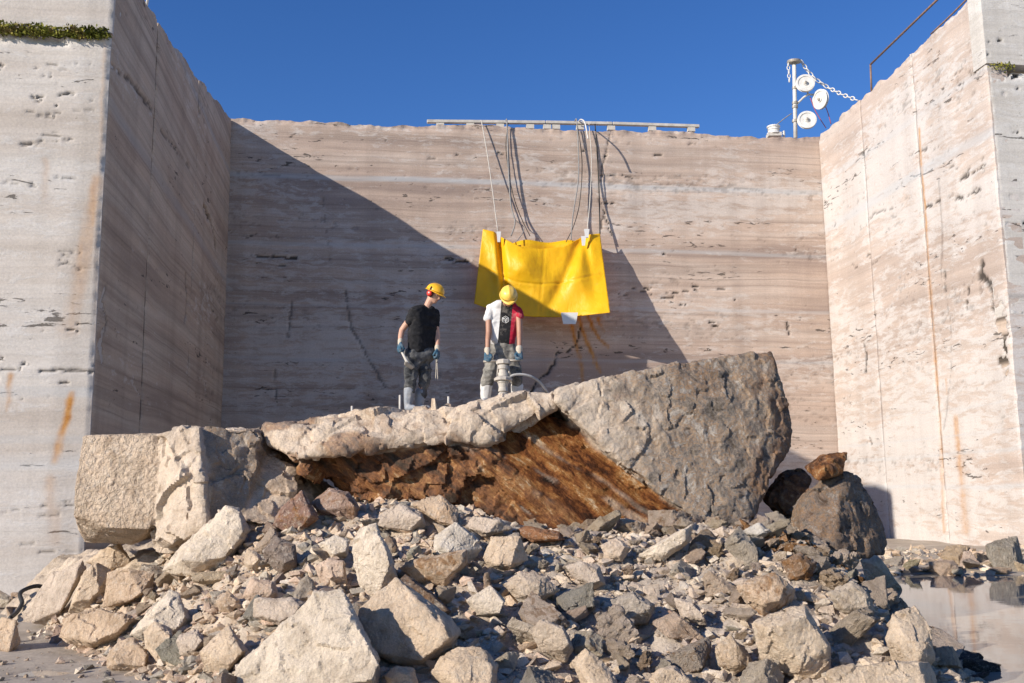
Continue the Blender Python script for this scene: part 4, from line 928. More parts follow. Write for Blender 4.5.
tx = [0.0, 0.13, 0.2, 0.34, 0.5, 0.66, 0.8, 0.88, 1.0]
top_px = [483, 494, 500, 520, 540, 563, 581, 589, 600]; top_py = [229, 231.5, 236.5, 246.5, 249, 247, 237.5, 234.5, 233.5]
bot_px = [474, 489, 497, 514, 535, 558, 580, 592, 610]; bot_py = [303.5, 309, 311, 315, 317, 317, 316, 314.5, 312.5]
top_of = [0.45, 0.50, 0.60, 0.75, 0.80, 0.75, 0.62, 0.55, 0.50]; bot_of = [0.80, 0.9, 0.95, 1.0, 1.1, 1.25, 1.45, 1.6, 1.8]
nu_, nv_ = 96, 64; TV = []
for i in range(nu_ + 1):
    a = i / nu_
    for j in range(nv_ + 1):
        b = j / nv_
        px = np.interp(a, tx, top_px) * (1 - b) + np.interp(a, tx, bot_px) * b
        py = np.interp(a, tx, top_py) * (1 - b) + np.interp(a, tx, bot_py) * b
        of = np.interp(a, tx, top_of) * (1 - b) + np.interp(a, tx, bot_of) * b
        of += 0.40 * math.exp(-((a - 0.36) / 0.16) ** 2) * math.exp(-((b - 0.28) / 0.25) ** 2)      # pocket bellying out
        of += 0.22 * math.exp(-((a - 0.80) / 0.12) ** 2) * math.exp(-((b - 0.45) / 0.35) ** 2)
        of -= 0.40 * math.exp(-((a - (0.185 + 0.10 * b)) / 0.028) ** 2) * (1 - b * 0.75)                        # crease from the left tie
        of -= 0.20 * math.exp(-((a - (0.80 - 0.24 * b)) / 0.05) ** 2) * (1 - b * 0.6)              # crease from the right tie
        of -= 0.15 * math.exp(-((a - (0.83 + 0.09 * b)) / 0.04) ** 2) * (1 - b)
        of -= 0.03 * math.exp(-((b - 0.52) / 0.010) ** 2) + 0.025 * math.exp(-((a - 0.53) / 0.006) ** 2)   # fold lines
        of += 0.05 * math.sin(a * 9 + b * 5) * (0.3 + b) + 0.03 * math.sin(a * 23 - b * 7) * (1 - 0.5 * b)
        TV.append(off_wall(px, py, of) - tb)
ti = np.arange(len(TV)).reshape(nu_ + 1, nv_ + 1)
tq = np.stack([ti[:-1, :-1], ti[:-1, 1:], ti[1:, 1:], ti[1:, :-1]], -1).reshape(-1, 4)
TV = np.array(TV); TV += (fbm(TV * 2.2, 4, 5) * 0.035)[:, None] * (-Vx)
o = link('sheet', mesh_np('sheet', TV, tq), M_tarp, tarp); sm = o.modifiers.new('thickness', 'SOLIDIFY'); sm.thickness = 0.012
BV = []                                             # rear half of the folded sheet, its upper edge showing
for i in range(41):
    a = i / 40
    for j in range(13):
        b = j / 12
        px = 512 + 68 * a; py = (243.5 - 3.0 * math.sin(a * 3.1) - 2.0 * math.sin(a * 9)) * (1 - b) + 300 * b
        BV.append(off_wall(px, py, 0.28 + 0.10 * math.sin(a * 8) * (1 - b) + 0.25 * b) - tb)
bi = np.arange(len(BV)).reshape(41, 13); bq = np.stack([bi[:-1, :-1], bi[:-1, 1:], bi[1:, 1:], bi[1:, :-1]], -1).reshape(-1, 4)
o = link('back_flap', mesh_np('back_flap', BV, bq), M_tarp, tarp); sm = o.modifiers.new('thickness', 'SOLIDIFY'); sm.thickness = 0.012
M_tag = plain('white_plastic', (0.72, 0.72, 0.70), 0.5, 0.05, 5)
def tagplate(px0, py0, px1, py1, d, taper=1.0):
    bm = bmesh.new(); q = [(px0, py0), (px1, py0), (px1 - (px1 - px0) * (1 - taper) / 2, py1), (px0 + (px1 - px0) * (1 - taper) / 2, py1)]
    f = [bm.verts.new(off_wall(x, y, d + 0.02) - tb) for x, y in q]; k = [bm.verts.new(off_wall(x, y, d) - tb) for x, y in q]
    bm.faces.new(f); bm.faces.new(k[::-1])
    for i in range(4): bm.faces.new((f[i], k[i], k[(i + 1) % 4], f[(i + 1) % 4]))
    link('white_tag', bm_mesh('white_tag', bm), M_tag, tarp)
tagplate(561.0, 312.5, 578, 324, 1.52, 0.75); tagplate(520, 312, 526, 316.5, 1.0, 0.8)
tagplate(496.5, 231.5, 501, 242, 0.78, 0.6); tagplate(581, 236, 586, 245.5, 0.80, 0.6); tagplate(584, 229, 589.5, 238, 0.74, 0.6)

# ropes from the wall top down to the sheet
def rope(pts, r, mat, label):
    return tag(tube('rope', [off_wall(*p) for p in pts], r, mat), label, 'rope', 'ropes down the back wall')
rope([(481, 122, -0.1), (482, 124, 0.10), (489, 165, 0.30), (498, 233, 0.72)], 0.018, M_rope, 'thin pale rope leftmost on the back wall, to the tarp corner')
rope([(506, 121, -0.15), (507, 123.5, 0.10), (508.5, 170, 0.25), (511, 205, 0.35), (515, 222, 0.45), (511, 236, 0.5)], 0.024, M_hose, 'thick grey rope second from left on the back wall')
rope([(507, 123, 0.10), (510, 175, 0.22), (513, 215, 0.30), (524, 228, 0.30), (517, 241, 0.55)], 0.016, M_hose, 'thin grey line beside the thick left rope')
rope([(575, 121, -0.15), (577, 123.5, 0.12), (578.5, 175, 0.28), (573, 215, 0.40), (571, 240, 0.60)], 0.022, M_hose, 'thick grey rope above the right half of the tarp')
rope([(589, 123, 0.05), (591.5, 160, 0.25), (590, 200, 0.40), (587, 232, 0.70)], 0.016, M_rope, 'thin pale rope to the right tarp tie')
rope([(595, 124, -0.05), (597, 150, 0.05), (599, 190, 0.08), (600, 234, 0.40)], 0.022, M_black, 'dark line rightmost above the tarp corner')  # black line from the wall top to the sheet corner
rope([(508, 123, 0.05), (506, 150, 0.12), (512, 190, 0.15), (520, 215, 0.2), (530, 236, 0.35)], 0.014, M_black, 'thin dark line crossing behind the thick left rope')  # extra line added to thicken the tangle of shadows
rope([(577, 123, 0.05), (582, 160, 0.15), (580, 200, 0.2), (574, 225, 0.35), (566, 242, 0.5)], 0.014, M_black, 'thin dark line beside the thick right rope')  # second added line, there for its shadow on the wall
w0 = off_wall(579, 122, -0.4)
hp = [off_wall(579, 121.5, -0.3), off_wall(581, 119.5, 0.15), off_wall(585, 123, 0.75), off_wall(588, 139, 0.98)]
tag(tube('hose_end', hp, 0.026, M_pole), 'white hose end bending out over the back wall top', 'hose')

# low rail along the wall top
rl = empty('rail', tuple(off_wall(560, 124, -0.4))); tag(rl, 'long pale low rail lying on the back wall top', 'rail'); rb_ = np.array(rl.location)
def bar_between(name, a, b, w_, h_, mat, parent):
    a, b = np.array(a, float), np.array(b, float); d = b - a; L = np.linalg.norm(d); bm = bmesh.new()
    box(bm, (0, 0, 0), (L, w_, h_)); bmesh.ops.bevel(bm, geom=bm.edges[:], offset=min(w_, h_) * 0.12, segments=1, affect='EDGES')
    o = link(name, bm_mesh(name, bm), mat, parent); o.location = (a + b) / 2
    o.rotation_euler = Vector(d).to_track_quat('X', 'Z').to_euler(); return o
for (x0, y0, x1, y1) in ((427, 121.6, 545, 122.6), (545.6, 122.6, 612, 123.8), (612.6, 123.8, 699, 126.4)):
    bar_between('beam', off_wall(x0, y0, -0.35) - rb_, off_wall(x1, y1, -0.35) - rb_, 0.16, 0.11, M_conc, rl)
for x in (440, 470, 500, 530, 547, 556, 580, 611, 652, 691):
    y = np.interp(x, [427, 699], [121.6, 126.4]); p = off_wall(x, y + 3.4, -0.36) - rb_
    bm = bmesh.new(); box(bm, (0, 0, 0), (0.28, 0.14, 0.16), WR); link('support', bm_mesh('support', bm), M_conc, rl).location = p

# ---------------------------------------------------------------- pulley mast on the far corner
def mp(px, py, Y=36.2): return at(px, py, Y)
b0 = mp(795.5, 138); mast = empty('pulley_mast', tuple(b0)); tag(mast, 'white mast with three pulley wheels on the back wall corner', 'pulley mast')
L_ = lambda px, py, Y=36.2: mp(px, py, Y) - b0
tube('pole', [L_(795.5, 138), L_(794.2, 62)], 0.075, M_pole, mast, sides=14, sub=1)
bm = bmesh.new(); lathe_bm(bm, [(0.26, -0.05), (0.27, 0.0), (0.25, 0.05)], frame(L_(794, 61.5), (0, -0.15, 1))); link('top_plate', bm_mesh('top_plate', bm), M_steel, mast)
def wheel(px, py, nrm, r, Y=36.0):
    bm = bmesh.new(); m4 = frame(L_(px, py, Y), nrm, (0, 0, 1))
    lathe_bm(bm, [(r, -0.035), (r * 1.03, -0.05), (r * 0.93, -0.01), (r * 0.93, 0.01), (r * 1.03, 0.05), (r, 0.055), (r * 0.80, 0.055), (r * 0.76, 0.028), (r * 0.30, 0.022), (r * 0.26, 0.065), (0.03, 0.065)], m4, 32)
    w_ = link('pulley_wheel', bm_mesh('pulley_wheel', bm, False), M_pole, mast); 
    bm = bmesh.new(); lathe_bm(bm, [(0.055, 0.06), (0.055, 0.11), (0.03, 0.12)], m4, 12); link('hub', bm_mesh('hub', bm), M_steel, w_)
wheel(805.3, 83.3, (-0.12, -1, 0.1), 0.345); wheel(807, 120, (-0.15, -1, 0.1), 0.345); wheel(820.5, 99.3, (-0.9, -0.45, -0.1), 0.37, 35.9)
tube('bracket', [L_(795, 106), L_(800, 101), L_(808, 94.5), L_(818, 95.5)], 0.04, M_pole, mast, sides=8, sub=2)
tube('bracket', [L_(795, 88), L_(805, 88)], 0.05, M_pole, mast, sub=1); tube('bracket', [L_(795, 121), L_(807, 121)], 0.05, M_pole, mast, sub=1); tube('bracket', [L_(808, 94.5), L_(806.5, 86)], 0.035, M_pole, mast, sub=1)
for y in (88, 103, 107, 121):
    bm = bmesh.new(); lathe_bm(bm, [(0.11, -0.05), (0.115, 0.0), (0.11, 0.05)], frame(L_(795, y), (0, 0, 1)), 12); link('clamp', bm_mesh('clamp', bm), M_steel, mast)
def chain(name, pts, r, label):
    """links strung along a path"""
    P = [np.array(p, float) for p in pts]; seg = [np.linalg.norm(b - a) for a, b in zip(P[:-1], P[1:])]; tot = sum(seg); n = int(tot / (r * 3.4)); base = P[0]
    o0 = None; root = empty(name, tuple(base)); tag(root, label, 'chain'); me = None
    for k in range(n):
        s_ = (k + 0.5) / n * tot; i = 0
        while s_ > seg[i] and i < len(seg) - 1: s_ -= seg[i]; i += 1
        p = P[i] + (P[i + 1] - P[i]) * (s_ / seg[i]); d = P[i + 1] - P[i]
        if me is None:
            me = tube_mesh('chain_link', [(r * 2.0 * math.cos(w_), r * 1.15 * math.sin(w_), 0) for w_ in np.linspace(0, 2 * math.pi, 13)], r * 0.42, sides=6, sub=1); me.materials.append(M_pole)
        o = bpy.data.objects.new('chain_link', me); COL.objects.link(o); o.parent = root; o.location = p - base
        q = Vector(d).to_track_quat('X', 'Z'); o.rotation_euler = (q @ Matrix.Rotation(math.radians(90 * (k % 2)), 3, 'X').to_quaternion()).to_euler()
chain('chain', [mp(801, 60.5), mp(807, 70), mp(815, 79), mp(828, 87.5), mp(842, 94.5, 35.6), mp(858, 100.5, 35.0)], 0.055, 'pale chain sagging from the mast to the right wall top')
chain('chain', [mp(788, 62), mp(788.8, 72), mp(789.4, 82)], 0.045, 'short chain dangling left of the mast top plate')
tag(tube('cable', [mp(791.5, 113.5), mp(783, 119.5), mp(774, 127)], 0.02, M_hose, sub=2), 'thin cable from mast down to the small drum', 'cable')
tag(tube('cable', [mp(810, 97), mp(816, 112), mp(826, 128)], 0.016, M_redc, sub=3), 'left thin dark red cable hanging below the pulleys', 'cable', 'red cables under pulleys')
tag(tube('cable', [mp(824.5, 104), mp(828, 113), mp(831, 124)], 0.016, M_redc, sub=3), 'right thin dark red cable hanging below the pulleys', 'cable', 'red cables under pulleys')
dr = empty('cable_drum', tuple(mp(774, 137))); tag(dr, 'small ribbed drum on the back wall top beside the mast', 'drum'); d0 = mp(774, 137)
bm = bmesh.new(); lathe_bm(bm, [(0.26, 0.1), (0.26, 0.15), (0.21, 0.18), (0.21, 0.25), (0.24, 0.27), (0.21, 0.30), (0.21, 0.34), (0.25, 0.37), (0.25, 0.42), (0.1, 0.44)], Matrix.Identity(4), 20); link('drum_body', bm_mesh('drum_body', bm), M_pole, dr)
bm = bmesh.new(); box(bm, (0, 0, 0.06), (0.5, 0.4, 0.14)); link('foot', bm_mesh('foot', bm), M_conc, dr)
bm = bmesh.new(); lathe_bm(bm, [(0.05, -0.05), (0.05, 0.22), (0.03, 0.25)]); o = link('stub_post', bm_mesh('stub_post', bm), M_pole); o.location = mp(784, 137); tag(o, 'short white stub post between drum and mast', 'post')

# railing on the right wall
def on_right(px, py, d=0.35):
    q = ray(px, py); p0 = CR + Ux * d; t_ = ((p0 - EYE) @ Ux) / (q @ Ux); return EYE + q * t_
r0 = on_right(871.5, 92); rg_ = empty('handrail', tuple(r0)); tag(rg_, 'thin brown tube handrail on the right wall top', 'handrail')
tube('post', [on_right(871.5, 92) - r0, on_right(870.5, 64.5) - r0], 0.035, M_rusty, rg_, sub=1)
tube('top_rail', [on_right(870.5, 64.5) - r0, on_right(938, -1) - r0, on_right(985, -46) - r0], 0.035, M_rusty, rg_, sub=1)
tube('post', [on_right(985, -46) - r0, on_right(988, -5) - r0], 0.035, M_rusty, rg_, sub=1)
tag(tube('cable', [on_right(931, 34, 0.2), on_right(950, 16, 0.2), on_right(972, -6, 0.2)], 0.025, M_rusty, sub=3), 'thin brown cable along the right wall edge', 'cable')
tag(tube('peg', [wp_ for wp_ in (lambda q: (q, q + np.array([0.05, 0, 0.45])))(at(146.5, 6, 20.6))], 0.03, M_pole, sub=1), 'short pale peg on the left wall top', 'peg')

# ---------------------------------------------------------------- moss on the ledges
t = NT('moss'); c = t.coord()
M_moss = t.done(t.ramp(t.noise(c, 3, 5), [(0.3, (0.05, 0.055, 0.015)), (0.45, (0.13, 0.14, 0.025)), (0.55, (0.25, 0.24, 0.05)), (0.65, (0.22, 0.16, 0.07))]), 0.9, None, 0.1)
def tufts(name, n, u0, u1, y0, z, seed, parent, size=0.09, hang=0.10):
    rg = np.random.default_rng(seed); V, F = [], []
    for i in range(n):
        u_ = rg.uniform(u0, u1); dens = vnoise(np.array([[u_ * 2.1, seed, 0.0]]), 5)[0]
        if rg.random() > (dens * 2.2 - 0.65): continue
        p = np.array([u_, y0 + rg.uniform(-0.10, 0.03), z + rg.uniform(-hang, 0.09) * (0.4 + dens)])
        d = rg.normal(size=3); d[1] -= 0.6; d[2] += 0.3; d /= np.linalg.norm(d); s_ = np.cross(d, rg.normal(size=3)); s_ /= np.linalg.norm(s_)
        L = size * rg.uniform(0.4, 1.0); w_ = L * 0.28; b = len(V)
        V += [p, p + d * L * 0.5 + s_ * w_, p + d * L, p + d * L * 0.5 - s_ * w_]; F.append((b, b + 1, b + 2, b + 3))
    o = link(name, mesh_np(name, V, F, False), M_moss, parent); o['kind'] = 'stuff'; return o
tufts('ledge_moss', 6500, -7.0, -0.05, -0.01, ledge - 0.02, 3, lf)
tufts('ledge_moss', 900, 0.0, 6.0, -0.05, rledge - 0.05, 4, rf, 0.10, 0.06)

# ---------------------------------------------------------------- pegs, hose loop, stick
for px, y0, y1, Y, lab in ((352, 406, 430, 13.0, 'steel peg leftmost of three on the slab top'), (400, 395, 420, 13.3, 'steel peg beside the left man boots'), (448.5, 396.5, 416, 13.3, 'steel peg between the two men')):
    tag(tube('steel_peg', [at(px, y1, Y), at(px, y0, Y)], 0.016, M_conc, sub=1), lab, 'peg', 'steel pegs in the slab top')
tag(tube('hose_loop', [at(50, 590, 15.0), at(38, 586, 14.8), at(26, 589, 14.6), at(20, 594, 14.4), at(22, 603, 14.2), at(17, 612, 13.9), at(10, 618, 13.5)], 0.03, M_black), 'black rubber hose loop among stones at the left wall foot', 'hose')
p0 = hit_pile(671, 613); tag(tube('stick', [at(669, 611, p0[1] - 0.1), at(682, 623, p0[1] - 0.22), at(694, 635, p0[1] - 0.3), at(696, 646, p0[1] - 0.28)], [0.014, 0.012, 0.012, 0.008], M_rusty, sub=3), 'thin bent brown stick lying in the grey clods', 'stick')

# ---------------------------------------------------------------- people
from mathutils.bvhtree import BVHTree
def sph_pts(p, r, n=26):
    k = np.arange(n) + 0.5; ph = np.arccos(1 - 2 * k / n); th = math.pi * (1 + 5 ** 0.5) * k
    return np.array(p) + r * np.stack([np.cos(th) * np.sin(ph), np.sin(th) * np.sin(ph), np.cos(ph)], 1)
def flesh(name, parts, voxel, mat, parent, wrinkle=0.0, seed=0, wscale=(9, 9, 14), smooth_it=2, cut=None):
    """one skin grown over limbs; each limb is a hull of balls (point, radius)"""
    bm = bmesh.new()
    for balls in parts: hull_bm(np.concatenate([sph_pts(p, r) for p, r in balls]), bm)
    me = remesh(bm_mesh(name, bm), voxel)
    if smooth_it:
        b2 = bmesh.new(); b2.from_mesh(me)
        for _ in range(smooth_it): bmesh.ops.smooth_vert(b2, verts=b2.verts, factor=0.5, use_axis_x=True, use_axis_y=True, use_axis_z=True)
        b2.to_mesh(me); b2.free()
    if wrinkle:
        co, no = get_co(me), get_no(me)
        d = (ridged(co * np.array(wscale), 3, seed) - 0.6) * wrinkle + fbm(co * 5, 2, seed + 3) * wrinkle * 0.6
        set_co(me, co + no * d[:, None])
    smooth_on(me); me.materials.clear()
    return link(name, me, mat, parent)
M_skin = plain('skin', (0.52, 0.30, 0.21), 0.55, 0.10, 25, 0.4, bump=0.05)
M_skin2 = plain('tanned_skin', (0.36, 0.19, 0.125), 0.55, 0.10, 25, 0.4, bump=0.05)
M_tee = plain('black_cotton', (0.022, 0.022, 0.024), 0.9, 0.3, 20, 0.1, dirt=(0.12, 0.11, 0.10), dirt_amt=0.25)
DUST = (0.40, 0.37, 0.33)
M_trou = plain('dusty_work_trousers', (0.045, 0.048, 0.052), 0.95, 0.3, 12, 0.1, dirt=(0.24, 0.235, 0.225), dirt_amt=0.75)
M_trou2 = plain('dark_dusty_trousers', (0.03, 0.03, 0.03), 0.95, 0.3, 12, 0.1, dirt=(0.38, 0.36, 0.32), dirt_amt=0.95)
M_boot = plain('blue_grey_rubber_boot', (0.24, 0.26, 0.29), 0.6, 0.15, 14, 0.3, dirt=DUST, dirt_amt=0.6)
M_boot2 = plain('white_dusty_boot', (0.60, 0.59, 0.57), 0.6, 0.1, 14, 0.3, dirt=(0.45, 0.41, 0.36), dirt_amt=0.5)
M_glove = plain('blue_coated_glove', (0.035, 0.095, 0.15), 0.8, 0.35, 30, 0.2, dirt=(0.22, 0.22, 0.21), dirt_amt=0.6)
M_cuff = plain('cream_knit_cuff', (0.50, 0.44, 0.35), 0.9, 0.1, 40, 0.1)
M_hat = plain('orange_yellow_helmet', (0.80, 0.42, 0.02), 0.30, 0.05, 5, 0.5, bump=0.02)
M_hat2 = plain('yellow_helmet', (0.84, 0.53, 0.09), 0.38, 0.06, 6, 0.5, dirt=(0.6, 0.52, 0.36), dirt_amt=0.4, bump=0.03)
M_redp = plain('red_plastic', (0.62, 0.035, 0.02), 0.35, 0.05, 5, 0.5)
M_hair = plain('dark_hair', (0.03, 0.02, 0.014), 0.7, 0.3, 60, 0.3)
M_eye = plain('eye_dark', (0.02, 0.015, 0.012), 0.2, 0.1, 5, 0.5)
M_lip = plain('lip', (0.36, 0.15, 0.12), 0.5, 0.1, 20)

def head_parts(H, f, up):
    f = np.array(f, float); f /= np.linalg.norm(f); up = np.array(up, float); up -= f * (up @ f); up /= np.linalg.norm(up); s = np.cross(f, up)
    q = lambda a, b, c_: np.array(H) + f * a + s * b + up * c_
    parts = [[(q(-0.015, 0, 0.035), 0.088), (q(0.02, 0, 0.03), 0.078), (q(-0.03, 0, 0.0), 0.078)],
             [(q(0.035, 0, 0.02), 0.068), (q(0.055, 0, -0.085), 0.034), (q(0.02, 0.035, -0.055), 0.036), (q(0.02, -0.035, -0.055), 0.036)],
             [(q(0.095, 0, 0.012), 0.010), (q(0.113, 0, -0.026), 0.013), (q(0.09, 0, -0.032), 0.019)],
             [(q(0.080, 0.03, 0.028), 0.014), (q(0.080, -0.03, 0.028), 0.014)],
             [(q(0.075, 0.018, -0.062), 0.013), (q(0.075, -0.018, -0.062), 0.013), (q(0.084, 0, -0.06), 0.012)],
             [(q(-0.005, 0.084, 0.015), 0.018), (q(-0.012, 0.09, -0.015), 0.013), (q(-0.01, 0.087, 0.025), 0.014)],
             [(q(-0.005, -0.084, 0.015), 0.018), (q(-0.012, -0.09, -0.015), 0.013), (q(-0.01, -0.087, 0.025), 0.014)]]
    return parts, q, f, s, up
def face_bits(q, parent, me_parent):
    for sgn in (1, -1):
        bm = bmesh.new(); bmesh.ops.create_icosphere(bm, subdivisions=2, radius=0.011); e = link('eye', bm_mesh('eye', bm, True), M_eye, me_parent); e.location = q(0.078, 0.031 * sgn, 0.010)
    flesh('mouth', [[(q(0.090, 0.018, -0.058), 0.006), (q(0.094, 0, -0.057), 0.008), (q(0.090, -0.018, -0.058), 0.006)]], 0.004, M_lip, me_parent, smooth_it=0)
def helmet(q, f, s, up, mat, parent, tilt=0.0):
    """shell with ridge and a brim that runs out over the face"""
    bm = bmesh.new(); seg, rings = 40, 14; base = []
    fv, sv, uv = Vector(f), Vector(s), Vector(up); O = Vector(q(-0.005, 0, 0.045))
    prev = None
    for i in range(rings + 1):
        ph = (math.pi / 2) * i / rings; ring = []
        for k in range(seg):
            th = 2 * math.pi * k / seg; cx_, sy_ = math.cos(th), math.sin(th)
            rr = math.cos(ph) ** 0.85; ridge = 0.010 * math.exp(-((sy_ * rr) / 0.16) ** 2) * math.sin(ph)
            ring.append(bm.verts.new(O + fv * (cx_ * 0.142 * rr) + sv * (sy_ * 0.118 * rr) + uv * (0.118 * math.sin(ph) ** 0.9 + ridge)))
        if prev:
            for k in range(seg): bm.faces.new((prev[k], prev[(k + 1) % seg], ring[(k + 1) % seg], ring[k]))
        prev = ring
    bmesh.ops.remove_doubles(bm, verts=bm.verts, dist=0.0005)
    sh_ = link('helmet', bm_mesh('helmet', bm, True), mat, parent); md = sh_.modifiers.new('thickness', 'SOLIDIFY'); md.thickness = 0.004
    bm = bmesh.new(); inner, outer, low = [], [], []
    for k in range(seg):
        th = 2 * math.pi * k / seg; cx_, sy_ = math.cos(th), math.sin(th); out = 0.012 + 0.045 * max(0, cx_) ** 1.5
        inner.append(bm.verts.new(O + fv * (cx_ * 0.141) + sv * (sy_ * 0.117) + uv * 0.006))
        outer.append(bm.verts.new(O + fv * (cx_ * (0.142 + out)) + sv * (sy_ * (0.118 + 0.012)) + uv * (-0.004 - 0.012 * max(0, cx_))))
        low.append(bm.verts.new(O + fv * (cx_ * (0.139 + out)) + sv * (sy_ * (0.118 + 0.010)) + uv * (-0.012 - 0.012 * max(0, cx_))))
    for k in range(seg):
        n_ = (k + 1) % seg
        bm.faces.new((inner[k], inner[n_], outer[n_], outer[k])); bm.faces.new((outer[k], outer[n_], low[n_], low[k])); bm.faces.new((low[k], low[n_], inner[n_], inner[k]))
    link('brim', bm_mesh('brim', bm, True), mat, sh_)
    return sh_
def hand_parts(wrist, d, side, palm, curl=0.6, L=0.088, grip=None):
    """palm and five fingers; d = along the hand, palm = direction the palm looks to, side = towards the thumb"""
    d = np.array(d, float); d /= np.linalg.norm(d); palm = np.array(palm, float); palm -= d * (palm @ d); palm /= np.linalg.norm(palm); side = np.cross(d, palm) * (1 if np.dot(np.cross(d, palm), side) > 0 else -1)
    w_ = np.array(wrist, float); kn = w_ + d * L
    parts = [[(w_ + side * 0.018, 0.020), (w_ - side * 0.018, 0.020), (kn + side * 0.034, 0.014), (kn - side * 0.034, 0.013)]]
    for j, (o_, l_) in enumerate(((0.034, 0.070), (0.012, 0.078), (-0.011, 0.072), (-0.033, 0.058))):
        p = kn + side * o_; a = curl * 0.6; seglen = [l_ * 0.45, l_ * 0.32, l_ * 0.25]; ang = 0.0; r = 0.0115
        for m in range(3):
            ang += curl * (0.95 if m else 0.6); v = d * math.cos(ang) + palm * math.sin(ang); p2 = p + v * seglen[m]
            parts.append([(p, r), (p2, r * 0.92)]); p = p2; r *= 0.92
    t0 = w_ + side * 0.022 + d * 0.018; t1 = t0 + (side * 0.75 + d * 0.6 + palm * 0.35) * 0.036; t2 = t1 + (d * 0.8 + palm * 0.6 + side * 0.1) * 0.032; t3 = t2 + (d * 0.6 + palm * 0.8 - side * 0.15) * 0.024
    parts += [[(t0, 0.017), (t1, 0.014)], [(t1, 0.0135), (t2, 0.012)], [(t2, 0.012), (t3, 0.010)]]
    return parts
def limb(*b): return [[b[i], b[i + 1]] for i in range(len(b) - 1)]

